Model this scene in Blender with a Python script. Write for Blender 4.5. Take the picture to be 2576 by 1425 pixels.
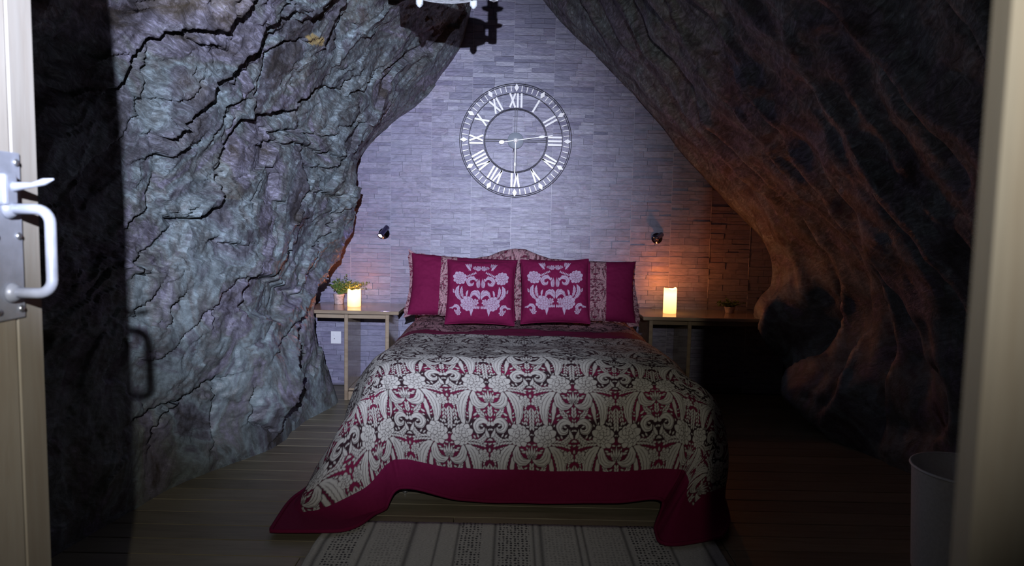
import bpy, bmesh, math, random
import numpy as np
from mathutils import Vector, Matrix

for o in list(bpy.data.objects):
    bpy.data.objects.remove(o)
random.seed(7)
rng = np.random.default_rng(7)
scn = bpy.context.scene
col = scn.collection

# ------------------------------------------------------------------ camera
F_PX, CX, CY = 1800.0, 1288.0, 712.5
CAM = np.array([0.0, 0.0, 1.4])
TH, RO = math.atan(157.5 / 1800), math.radians(1.2)
FW = np.array([0, math.cos(TH), -math.sin(TH)])
_R0 = np.array([1.0, 0, 0]); _U0 = np.array([0, math.sin(TH), math.cos(TH)])
RT = math.cos(RO) * _R0 + math.sin(RO) * _U0
UP = -math.sin(RO) * _R0 + math.cos(RO) * _U0
cd = bpy.data.cameras.new('camera'); cam = bpy.data.objects.new('camera', cd); col.objects.link(cam)
cam.matrix_world = Matrix(((RT[0], UP[0], -FW[0], CAM[0]), (RT[1], UP[1], -FW[1], CAM[1]),
                           (RT[2], UP[2], -FW[2], CAM[2]), (0, 0, 0, 1)))
cd.sensor_width = 36.0; cd.lens = 36.0 * F_PX / 2576.0; cd.clip_start = 0.02
cd.dof.use_dof = True; cd.dof.focus_distance = 4.3; cd.dof.aperture_fstop = 5.0
scn.camera = cam

def ray(px, py):
    return FW + RT * (px - CX) / F_PX - UP * (py - CY) / F_PX
def at_y(px, py, y):
    r = ray(px, py); return CAM + r * (y - CAM[1]) / r[1]
def at_z(px, py, z):
    r = ray(px, py); return CAM + r * (z - CAM[2]) / r[2]
def project(P):
    D = P - CAM; w = D @ FW
    w = np.maximum(w, 0.05)
    return CX + F_PX * (D @ RT) / w, CY - F_PX * (D @ UP) / w

# ------------------------------------------------------------------ world, torch, exposure
w = bpy.data.worlds.new('World'); scn.world = w; w.use_nodes = True
w.node_tree.nodes['Background'].inputs[0].default_value = (0.6, 0.55, 0.7, 1)
w.node_tree.nodes['Background'].inputs[1].default_value = 0.0
vs = scn.view_settings
vs.view_transform = 'Standard'; vs.look = 'None'; vs.gamma = 1.0; vs.exposure = 0.0
vs.use_curve_mapping = False

TORCH = CAM - 0.625 * (FW - 0.639 * UP - 0.057 * RT)     # hand torch held behind and above the lens
def spot(name, loc, target, energy, color, size, blend, radius):
    l = bpy.data.lights.new(name, 'SPOT'); l.energy = energy; l.color = color
    l.spot_size = math.radians(size); l.spot_blend = blend; l.shadow_soft_size = radius
    o = bpy.data.objects.new(name, l); col.objects.link(o); o.location = loc
    o.rotation_euler = (Vector(target) - Vector(loc)).to_track_quat('-Z', 'Y').to_euler()
    return o
AIM = at_y(965, 525, 5.5)
spot('torch_beam_offscreen', TORCH, AIM, 1750, (0.68, 0.75, 1.0), 44.5, 1.0, 0.012)
spot('torch_spill_offscreen', TORCH, AIM, 150, (1.0, 0.94, 0.80), 76, 1.0, 0.012)

# ------------------------------------------------------------------ helpers
def setp(o, label=None, cat=None, group=None, kind=None):
    if label: o['label'] = label
    if cat: o['category'] = cat
    if group: o['group'] = group
    if kind: o['kind'] = kind
    return o
def empty(name, loc=(0, 0, 0), rz=0.0):
    o = bpy.data.objects.new(name, None); col.objects.link(o)
    o.location = loc; o.rotation_euler = (0, 0, rz); o.empty_display_size = 0.05
    return o
def link(name, me, mat=None, parent=None):
    o = bpy.data.objects.new(name, me); col.objects.link(o)
    if mat is not None and not me.materials: me.materials.append(mat)
    if parent is not None: o.parent = parent
    return o
def mesh(name, verts, faces, mat=None, parent=None, smooth=False, attrs=None):
    me = bpy.data.meshes.new(name)
    verts = np.asarray(verts, dtype=np.float32)
    if isinstance(faces, np.ndarray):
        n = faces.shape[0]; k = faces.shape[1]
        me.vertices.add(len(verts)); me.vertices.foreach_set('co', verts.ravel())
        me.loops.add(n * k); me.loops.foreach_set('vertex_index', faces.astype(np.int32).ravel())
        me.polygons.add(n); me.polygons.foreach_set('loop_start', (np.arange(n) * k).astype(np.int32))
        me.update(calc_edges=True)
    else:
        me.from_pydata([tuple(map(float, v)) for v in verts], [], faces); me.update()
    if smooth: me.polygons.foreach_set('use_smooth', np.ones(len(me.polygons), dtype=bool))
    for k, a in (attrs or {}).items():
        at = me.attributes.new(k, 'FLOAT', 'POINT'); at.data.foreach_set('value', np.asarray(a, np.float32).ravel())
    me.validate()
    return link(name, me, mat, parent)
def grid_faces(nu, nv, flip=False):
    i = np.arange(nu - 1)[:, None] * nv + np.arange(nv - 1)[None, :]
    f = np.stack([i, i + nv, i + nv + 1, i + 1], -1).reshape(-1, 4)
    return f[:, ::-1].copy() if flip else f
def bm_obj(name, bm, mat=None, parent=None, smooth=False):
    me = bpy.data.meshes.new(name); bm.normal_update(); bm.to_mesh(me); bm.free()
    if smooth: me.polygons.foreach_set('use_smooth', np.ones(len(me.polygons), dtype=bool))
    return link(name, me, mat, parent)
def add_box(bm, c, s, bev=0.0, rot=None, seg=1):
    r = bmesh.ops.create_cube(bm, size=1.0)
    vsx = r['verts']
    bmesh.ops.scale(bm, vec=s, verts=vsx)
    if bev > 0:
        es = list({e for v in vsx for e in v.link_edges})
        rr = bmesh.ops.bevel(bm, geom=es, offset=bev, segments=seg, affect='EDGES', profile=0.5)
        vsx = list({v for f in rr['faces'] for v in f.verts} | {v for v in vsx if v.is_valid})
    if rot is not None: bmesh.ops.rotate(bm, cent=(0, 0, 0), matrix=rot, verts=vsx)
    bmesh.ops.translate(bm, vec=c, verts=vsx)
def box(name, c, s, mat, parent=None, bev=0.003, rot=None, seg=1):
    bm = bmesh.new(); add_box(bm, c, s, bev, rot, seg); return bm_obj(name, bm, mat, parent)
def add_lathe(bm, prof, c=(0, 0, 0), n=24, M=None, jit=None):
    rings = []
    for r, z in prof:
        ring = []
        for k in range(n):
            a = 2 * math.pi * k / n
            v = Vector((r * math.cos(a), r * math.sin(a), z + (jit(a, r, z) if jit else 0)))
            if M is not None: v = M @ v
            ring.append(bm.verts.new(v + Vector(c)))
        rings.append(ring)
    for a, b in zip(rings[:-1], rings[1:]):
        for k in range(n):
            bm.faces.new((a[k], a[(k + 1) % n], b[(k + 1) % n], b[k]))
    if prof[0][0] > 1e-6: bm.faces.new(rings[0][::-1])
    if prof[-1][0] > 1e-6: bm.faces.new(rings[-1])
def lathe(name, prof, c, mat, parent=None, n=24, M=None, smooth=True, jit=None):
    bm = bmesh.new(); add_lathe(bm, prof, c, n, M, jit)
    bmesh.ops.remove_doubles(bm, verts=bm.verts, dist=1e-6)
    return bm_obj(name, bm, mat, parent, smooth)
def add_tube(bm, pts, r, n=8, closed=False):
    pts = [Vector(p) for p in pts]; m = len(pts)
    rad = r if hasattr(r, '__len__') else [r] * m
    rings = []; up = None
    for i, p in enumerate(pts):
        if closed: t = pts[(i + 1) % m] - pts[i - 1]
        else: t = pts[min(i + 1, m - 1)] - pts[max(i - 1, 0)]
        t.normalize()
        if up is None:
            up = t.orthogonal().normalized()
        up = (up - t * up.dot(t)).normalized(); b = t.cross(up)
        rings.append([bm.verts.new(p + (up * math.cos(2 * math.pi * k / n) + b * math.sin(2 * math.pi * k / n)) * rad[i]) for k in range(n)])
    rng_ = range(m if closed else m - 1)
    for i in rng_:
        a, b_ = rings[i], rings[(i + 1) % m]
        for k in range(n):
            bm.faces.new((a[k], a[(k + 1) % n], b_[(k + 1) % n], b_[k]))
    if not closed:
        bm.faces.new(rings[0][::-1]); bm.faces.new(rings[-1])
def tube(name, pts, r, mat, parent=None, n=8, closed=False):
    bm = bmesh.new(); add_tube(bm, pts, r, n, closed); return bm_obj(name, bm, mat, parent, True)

# ---- gradient noise
_perm = np.random.default_rng(3).permutation(256); _perm = np.concatenate([_perm, _perm, _perm])
_grad = np.random.default_rng(4).normal(size=(256, 3)); _grad /= np.linalg.norm(_grad, axis=1)[:, None]
def perlin(x, y, z):
    x, y, z = np.broadcast_arrays(np.asarray(x, float), np.asarray(y, float), np.asarray(z, float))
    xi, yi, zi = np.floor(x).astype(int), np.floor(y).astype(int), np.floor(z).astype(int)
    xf, yf, zf = x - xi, y - yi, z - zi
    u, v, w_ = [t * t * t * (t * (t * 6 - 15) + 10) for t in (xf, yf, zf)]
    out = 0
    for a in (0, 1):
        for b in (0, 1):
            for c in (0, 1):
                h = _perm[_perm[_perm[(xi + a) & 255] + ((yi + b) & 255)] + ((zi + c) & 255)]
                g = _grad[h]
                d = g[..., 0] * (xf - a) + g[..., 1] * (yf - b) + g[..., 2] * (zf - c)
                out = out + d * (u if a else 1 - u) * (v if b else 1 - v) * (w_ if c else 1 - w_)
    return out * 1.5
def fbm(x, y, z, o=4, g=0.5):
    s, a = 0, 1.0
    for i in range(o):
        s = s + a * perlin(x, y, z); x, y, z = x * 2.03 + 7, y * 2.03 + 3, z * 2.03 + 11; a *= g
    return s
def ridged(x, y, z, o=4, g=0.5):
    s, a = 0, 1.0
    for i in range(o):
        s = s + a * (1 - np.abs(perlin(x, y, z)) * 2); x, y, z = x * 2.1 + 5, y * 2.1 + 1, z * 2.1 + 9; a *= g
    return s
def tps(pts, vals, lam=1e-3):
    pts = np.asarray(pts, float); n = len(pts)
    def k(r2): return 0.5 * r2 * np.log(r2 + 1e-9)
    d2 = ((pts[:, None] - pts[None]) ** 2).sum(-1)
    A = np.zeros((n + 3, n + 3)); A[:n, :n] = k(d2) + lam * np.eye(n)
    A[:n, n] = 1; A[:n, n + 1:] = pts; A[n, :n] = 1; A[n + 1:, :n] = pts.T
    c = np.linalg.solve(A, np.concatenate([vals, np.zeros(3)]))
    def f(a, b):
        out = c[n] + c[n + 1] * a + c[n + 2] * b
        for i in range(n):
            out = out + c[i] * k((a - pts[i, 0]) ** 2 + (b - pts[i, 1]) ** 2)
        return out
    return f

# ------------------------------------------------------------------ materials
class NT:
    def __init__(s, name):
        s.m = bpy.data.materials.new(name); s.m.use_nodes = True; s.t = s.m.node_tree
        s.b = s.t.nodes['Principled BSDF']
    def n(s, typ, **kw):
        nd = s.t.nodes.new(typ)
        for k, v in kw.items(): setattr(nd, k, v)
        return nd
    def l(s, a, b): s.t.links.new(a, b)
    def val(s, sock, v):
        if hasattr(v, 'is_output') or isinstance(v, bpy.types.NodeSocket): s.l(v, sock)
        else: sock.default_value = v
    def coord(s, scale=(1, 1, 1), rot=(0, 0, 0), kind='Object'):
        tc = s.n('ShaderNodeTexCoord'); mp = s.n('ShaderNodeMapping')
        mp.inputs['Scale'].default_value = scale; mp.inputs['Rotation'].default_value = rot
        s.l(tc.outputs[kind], mp.inputs['Vector']); return mp.outputs[0]
    def noise(s, vec, scale, detail=6, rough=0.6, dist=0.0):
        nd = s.n('ShaderNodeTexNoise'); s.l(vec, nd.inputs['Vector'])
        nd.inputs['Scale'].default_value = scale; nd.inputs['Detail'].default_value = detail
        nd.inputs['Roughness'].default_value = rough; nd.inputs['Distortion'].default_value = dist
        return nd.outputs[0]
    def ramp(s, fac, stops, interp='LINEAR'):
        nd = s.n('ShaderNodeValToRGB'); s.l(fac, nd.inputs[0]); cr = nd.color_ramp; cr.interpolation = interp
        while len(cr.elements) < len(stops): cr.elements.new(0.5)
        for e, (p, c) in zip(cr.elements, stops):
            e.position = p; e.color = c if len(c) == 4 else (*c, 1)
        return nd.outputs[0]
    def mix(s, fac, a, b, mode='MIX'):
        nd = s.n('ShaderNodeMix', data_type='RGBA', blend_type=mode)
        s.val(nd.inputs[0], fac)
        for sk, v in ((nd.inputs[6], a), (nd.inputs[7], b)):
            s.val(sk, v if not isinstance(v, tuple) or len(v) == 4 else (*v, 1))
        return nd.outputs[2]
    def math(s, op, a, b=0.0):
        nd = s.n('ShaderNodeMath', operation=op); s.val(nd.inputs[0], a); s.val(nd.inputs[1], b); return nd.outputs[0]
    def attr(s, name):
        nd = s.n('ShaderNodeAttribute', attribute_name=name); return nd.outputs['Fac']
    def bump(s, h, strength=0.3, dist=0.01, prev=None):
        nd = s.n('ShaderNodeBump'); nd.inputs['Strength'].default_value = strength; nd.inputs['Distance'].default_value = dist
        s.l(h, nd.inputs['Height'])
        if prev is not None: s.l(prev, nd.inputs['Normal'])
        return nd.outputs[0]
    def out(s, color=None, rough=None, normal=None, metal=None, spec=None):
        if color is not None: s.val(s.b.inputs['Base Color'], color if not isinstance(color, tuple) or len(color) == 4 else (*color, 1))
        if rough is not None: s.val(s.b.inputs['Roughness'], rough)
        if normal is not None: s.l(normal, s.b.inputs['Normal'])
        if metal is not None: s.val(s.b.inputs['Metallic'], metal)
        if spec is not None: s.val(s.b.inputs['Specular IOR Level'], spec)
        return s.m

def mat_rock(name):
    t = NT(name)
    v = t.coord()
    n1 = t.noise(v, 2.1, 7, 0.62, 0.9)
    n2 = t.noise(v, 7.0, 8, 0.65, 0.6)
    vs_ = t.coord((3, 1.0, 1.0), (0.65, 0, 0))
    m2 = t.n('ShaderNodeMapping'); m2.inputs['Scale'].default_value = (6, 4.0, 15.0); t.l(t.coord((1, 1, 1), (0.38, 0, 0)), m2.inputs['Vector'])
    n3 = t.noise(m2.outputs[0], 3.0, 7, 0.72, 1.3)      # slaty flecks
    base = t.ramp(n1, [(0.32, (0.042, 0.036, 0.033)), (0.41, (0.115, 0.115, 0.135)), (0.47, (0.185, 0.225, 0.235)), (0.53, (0.125, 0.130, 0.128)), (0.59, (0.18, 0.17, 0.215)), (0.68, (0.058, 0.047, 0.041))])
    g = t.n('ShaderNodeTexCoord'); sp = t.n('ShaderNodeSeparateXYZ'); t.l(g.outputs['Object'], sp.inputs[0])
    hz = t.math('ADD', sp.outputs[2], t.math('MULTIPLY', n1, 2.2))                   # smoother slate beds low in the face
    pk = t.ramp(t.math('DIVIDE', hz, 4.0), [(0.44, (0.75,) * 3), (0.68, (0.0,) * 3)])
    fle = t.ramp(n3, [(0.34, (0.42, 0.41, 0.42)), (0.5, (0.88, 0.88, 0.88)), (0.64, (1.75, 1.78, 1.85))])
    c = t.mix(t.math('SUBTRACT', 1.0, pk), base, fle, 'MULTIPLY')
    mot = t.ramp(n2, [(0.3, (0.42, 0.40, 0.39)), (0.48, (1, 1, 1)), (0.72, (1.35, 1.38, 1.38))])
    c = t.mix(1.0, c, mot, 'MULTIPLY')
    c = t.mix(t.attr('stain'), c, (0.034, 0.029, 0.030))
    c = t.mix(t.attr('ochre'), c, (0.42, 0.30, 0.10))
    b = t.bump(n2, 0.55, 0.02); b = t.bump(n3, 0.85, 0.014, b)
    t.l(t.math('SUBTRACT', 0.85, pk), b.node.inputs['Strength'])
    r = t.ramp(n3, [(0.35, (0.62,) * 3), (0.7, (0.38,) * 3)])
    return t.out(c, r, b, spec=0.5)
def mat_simple(name, c, rough=0.5, metal=0.0, nscale=0, namt=0.15, bump=0.0, spec=0.5):
    t = NT(name); colr = c
    nrm = None
    if nscale:
        n = t.noise(t.coord(), nscale, 5, 0.6)
        k = t.ramp(n, [(0.3, (1 - namt,) * 3), (0.7, (1 + namt,) * 3)])
        colr = t.mix(1.0, c, k, 'MULTIPLY')
        if bump: nrm = t.bump(n, bump, 0.004)
    return t.out(colr, rough, nrm, metal, spec)
def mat_wood(name, a, b, scale=(1, 1, 1), rough=0.45, sheen=0.0, bump=0.15):
    t = NT(name)
    oi = t.n('ShaderNodeObjectInfo')
    tc = t.n('ShaderNodeTexCoord'); mp = t.n('ShaderNodeMapping'); mp.inputs['Scale'].default_value = scale
    t.l(tc.outputs['Object'], mp.inputs['Vector'])
    off = t.n('ShaderNodeVectorMath', operation='ADD'); t.l(mp.outputs[0], off.inputs[0])
    cmb = t.n('ShaderNodeCombineXYZ'); mm = t.math('MULTIPLY', oi.outputs['Random'], 37.0)
    t.l(mm, cmb.inputs[0]); t.l(mm, cmb.inputs[1]); t.l(cmb.outputs[0], off.inputs[1])
    n = t.noise(off.outputs[0], 3.0, 7, 0.65, 0.8); n2 = t.noise(off.outputs[0], 11.0, 5, 0.6, 0.3)
    c = t.ramp(n, [(0.3, b), (0.5, a), (0.7, tuple(x * 1.12 for x in a))])
    c = t.mix(0.35, c, t.ramp(n2, [(0.35, b), (0.6, a)]))
    hs = t.n('ShaderNodeHueSaturation'); t.l(c, hs.inputs['Color'])
    t.l(t.math('ADD', t.math('MULTIPLY', oi.outputs['Random'], 0.3), 0.85), hs.inputs['Value'])
    return t.out(hs.outputs[0], rough, t.bump(n2, bump, 0.003))
def mat_stone():
    t = NT('stone_effect_panel')
    g = t.n('ShaderNodeNewGeometry')
    v = t.coord((1, 1, 1))
    n = t.noise(t.coord((3, 3, 9)), 5.0, 7, 0.65, 0.5); n2 = t.noise(v, 1.1, 3)
    oi = t.n('ShaderNodeObjectInfo')
    r = t.math('FRACT', t.math('ADD', g.outputs['Random Per Island'], oi.outputs['Random']))
    c = t.ramp(r, [(0.0, (0.150, 0.136, 0.210)), (0.3, (0.19, 0.17, 0.255)), (0.7, (0.212, 0.20, 0.28)), (0.9, (0.17, 0.142, 0.215)), (1.0, (0.232, 0.222, 0.305))])
    c = t.mix(1.0, c, t.ramp(n, [(0.3, (0.55,) * 3), (0.48, (1,) * 3), (0.70, (1.38,) * 3)]), 'MULTIPLY')
    c = t.mix(t.ramp(n2, [(0.4, (0,) * 3), (0.65, (0.5,) * 3)]), c, (0.185, 0.195, 0.265))
    return t.out(c, 0.37, t.bump(n, 0.5, 0.005), spec=0.5)
def mat_fabric(name, kind):
    t = NT(name)
    wv = t.noise(t.coord((1, 1, 1)), 60.0, 3, 0.5)
    if kind == 'crimson':
        c = t.mix(wv, (0.115, 0.005, 0.034), (0.155, 0.008, 0.048))
    else:
        n = t.noise(t.coord(), 3.0, 3)
        bg = t.mix(t.ramp(n, [(0.38, (0, 0, 0)), (0.6, (1, 1, 1))]), (0.15, 0.009, 0.040), (0.09, 0.008, 0.028))
        bg = t.mix(t.attr('dark'), bg, (0.018, 0.012, 0.014))
        cream = {'cream': (0.40, 0.385, 0.35), 'salmon': (0.36, 0.20, 0.22), 'lilac': (0.37, 0.28, 0.37)}[kind]
        if kind == 'lilac': bg = t.mix(wv, (0.115, 0.005, 0.034), (0.155, 0.008, 0.048))
        cream = t.mix(wv, tuple(x * 0.88 for x in cream), tuple(x * 1.08 for x in cream))
        c = t.mix(t.attr('cream'), bg, cream)
    b = t.bump(wv, 0.12, 0.002)
    return t.out(c, 0.85, b, spec=0.12)

M = {}
M['rock'] = mat_rock('slate_rock')
M['stone'] = mat_stone()
M['panel'] = mat_simple('panel_backing', (0.13, 0.12, 0.16), 0.4, nscale=6, namt=0.1)
M['crimson'] = mat_fabric('crimson_cotton', 'crimson'); M['damask'] = mat_fabric('cream_damask', 'cream')
M['damask_pink'] = mat_fabric('salmon_damask', 'salmon'); M['embroid'] = mat_fabric('crimson_embroidered', 'lilac')
M['plank'] = mat_wood('floor_boards', (0.215, 0.19, 0.135), (0.135, 0.115, 0.08), (0.5, 4, 4), 0.42)
M['table'] = mat_wood('varnished_pine', (0.30, 0.235, 0.165), (0.20, 0.145, 0.095), (0.6, 4, 4), 0.14, bump=0.02)
M['door'] = mat_wood('pale_pine', (0.43, 0.40, 0.35), (0.35, 0.30, 0.245), (5, 5, 0.5), 0.5)
M['frame'] = M['door']
M['galv'] = mat_simple('galvanised_steel', (0.42, 0.45, 0.53), 0.42, 0.25, 30, 0.15)
M['steel'] = mat_simple('dull_steel', (0.55, 0.56, 0.58), 0.35, 0.9)
M['black'] = mat_simple('black_iron', (0.025, 0.025, 0.03), 0.45, 0.3)
M['chrome'] = mat_simple('dark_chrome', (0.16, 0.15, 0.24), 0.12, 1.0)
M['white'] = mat_simple('white_plastic', (0.72, 0.72, 0.74), 0.35)
M['clockwhite'] = mat_simple('ivory_enamel', (0.98, 0.96, 0.90), 0.35)
M['clockwhite'].node_tree.nodes['Principled BSDF'].inputs['Specular IOR Level'].default_value = 0.6
M['clockgrey'] = mat_simple('clock_hub_grey', (0.26, 0.29, 0.33), 0.5)
M['mattress'] = mat_simple('mattress_ticking', (0.45, 0.44, 0.43), 0.8, nscale=40)
M['base'] = mat_simple('bed_base_fabric', (0.03, 0.028, 0.03), 0.85)
M['leaf'] = mat_simple('leaf_green', (0.075, 0.14, 0.03), 0.5, nscale=40, namt=0.4)
M['pot'] = mat_simple('speckled_pot', (0.45, 0.36, 0.36), 0.55, nscale=60, namt=0.4)
M['soil'] = mat_simple('soil', (0.03, 0.022, 0.016), 0.9, nscale=60)
M['wall'] = mat_simple('dark_board', (0.035, 0.03, 0.027), 0.9, nscale=5)
M['bin'] = mat_simple('white_woven_bin', (0.82, 0.82, 0.80), 0.6, nscale=80, namt=0.08, bump=0.2)
M['distress'] = (lambda t: t.out(t.ramp(t.noise(t.coord(), 28, 6, 0.7), [(0.36, (0.30, 0.32, 0.33)), (0.5, (0.62, 0.66, 0.68)), (0.7, (0.74, 0.77, 0.78))]), 0.6))(NT('distressed_white_paint'))

# ------------------------------------------------------------------ cave rock
WALL_Y = 5.88
def polydist(px, py, lines, jag=None):
    best = np.full(px.shape, 1e9); side = np.zeros(px.shape)
    for ln in lines:
        for (x0, y0), (x1, y1) in zip(ln[:-1], ln[1:]):
            dx, dy = x1 - x0, y1 - y0; L2 = dx * dx + dy * dy + 1e-9
            tt = np.clip(((px - x0) * dx + (py - y0) * dy) / L2, 0, 1)
            qx, qy = px - (x0 + tt * dx), py - (y0 + tt * dy)
            d = np.hypot(qx, qy)
            nx, ny = -dy, dx
            if nx * 0.35 + ny * 0.94 < 0: nx, ny = -nx, -ny
            s = (qx * nx + qy * ny) / math.sqrt(L2)
            m = d < best; best = np.where(m, d, best); side = np.where(m, s, side)
    return best, side
def crop3(pts): return [(270 + x / 2.0356, y / 2.0356) for x, y in pts]
def crop4(pts): return [(280 + x / 1.7274, 600 + y / 1.7274) for x, y in pts]
CR_BIG = [crop3([(20, 480), (60, 460), (100, 400), (130, 280), (200, 180), (330, 110), (440, 105), (530, 125), (570, 60), (640, 30), (690, -20)]),
          crop3([(250, 650), (340, 620), (420, 510), (500, 410), (600, 330), (670, 260), (770, 150), (860, 100), (940, 60)]),
          crop3([(1090, 470), (1020, 520), (960, 575), (870, 590), (760, 605), (680, 630), (620, 690), (590, 760), (575, 860), (570, 950), (550, 1040), (480, 1080), (420, 1130), (380, 1120)]),
          crop3([(1270, -10), (1220, 90), (1180, 170), (1150, 210)])]
CR_MID = [crop3([(725, 590), (735, 530), (725, 460), (760, 390), (800, 270), (900, 210), (1010, 205)]),
          crop3([(1300, 430), (1250, 480), (1150, 495)]), crop3([(1395, 430), (1370, 470), (1280, 500)]),
          crop3([(1340, 640), (1230, 700), (1210, 770), (1180, 790), (1100, 780), (930, 735), (800, 735)]),
          crop3([(1255, 130), (1210, 240)]), crop3([(510, 670), (545, 600), (560, 520), (680, 480)]),
          crop3([(370, 710), (250, 780), (200, 810)]), crop3([(340, 140), (420, 190), (530, 210)]),
          crop3([(1260, 990), (1190, 1080), (1130, 1190), (1080, 1280), (1040, 1390)]),
          crop3([(1010, 900), (1015, 960), (990, 1030)]), crop3([(1060, 980), (1130, 1000), (1200, 990)]),
          crop3([(100, 1150), (200, 1060), (230, 950)]), crop3([(130, 1380), (200, 1290), (250, 1230), (330, 1190)]),
          crop3([(870, 690), (980, 680), (1130, 690)]), crop3([(1230, 640), (1300, 630), (1300, 560)]),
          crop3([(170, 480), (190, 350), (200, 280)]), crop3([(550, 1230), (680, 1240)]),
          crop3([(620, 380), (690, 340), (720, 280), (860, 170)]),
          crop4([(100, 790), (170, 750), (260, 720), (340, 680), (430, 630), (520, 595)]),
          crop4([(180, 890), (190, 830), (240, 770), (330, 700)]), crop4([(465, 690), (480, 860), (455, 930)]),
          crop4([(90, 320), (130, 280), (170, 230)]), crop4([(230, 330), (270, 260)]), crop4([(700, 470), (790, 370), (830, 330)]),
          crop4([(610, 700), (620, 780), (690, 830)])]
RIDGE = [(905, 500), (882, 560), (848, 640), (800, 735), (752, 800), (735, 880), (720, 960), (712, 1020), (700, 1080), (676, 1128)]

pts, xs = [], []
def addp(px, py, y):
    p = at_y(px, py, y); pts.append((p[1], p[2])); xs.append(p[0])
for px, py in [(330, 1285), (480, 1210), (670, 1135), (750, 1078), (850, 1012)]:
    p = at_z(px, py, 0.0); pts.append((p[1], p[2])); xs.append(p[0])
for px, py, y in [(705, 1050, 4.25), (722, 960, 4.42), (752, 810, 4.72), (800, 735, 4.98), (845, 640, 5.25), (882, 560, 5.5)]: addp(px, py, y)
for px, py in [(1195, 0), (1180, 60), (1160, 120), (1110, 190), (1075, 240), (1000, 300), (950, 350), (905, 410), (890, 480), (888, 530), (862, 600), (838, 660), (785, 750), (765, 850), (800, 930)]: addp(px, py, WALL_Y)
for px, py, y in [(400, 1050, 3.42), (400, 700, 3.35), (350, 500, 3.2), (350, 200, 2.95), (400, 20, 2.85), (600, 1000, 3.95), (600, 800, 3.98), (600, 600, 3.9), (600, 400, 3.8),
                  (600, 200, 3.6), (700, 30, 3.5), (780, 500, 4.65), (800, 300, 4.45), (900, 150, 4.5), (950, 40, 4.4), (790, 640, 4.85), (700, 880, 4.35), (800, 880, 5.0), (790, 960, 5.0)]: addp(px, py, y)
for y in (0.8, 1.8):
    for z, x in [(0, -1.85), (0.8, -1.9), (1.5, -1.8), (2.2, -1.5), (3.0, -0.9), (3.8, -0.1)]: pts.append((y, z)); xs.append(x)
for y in (3.0, 4.5, 5.9): pts.append((y, 3.9)); xs.append(-0.02)
fL = tps(pts, np.array(xs), 2e-3)

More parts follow.
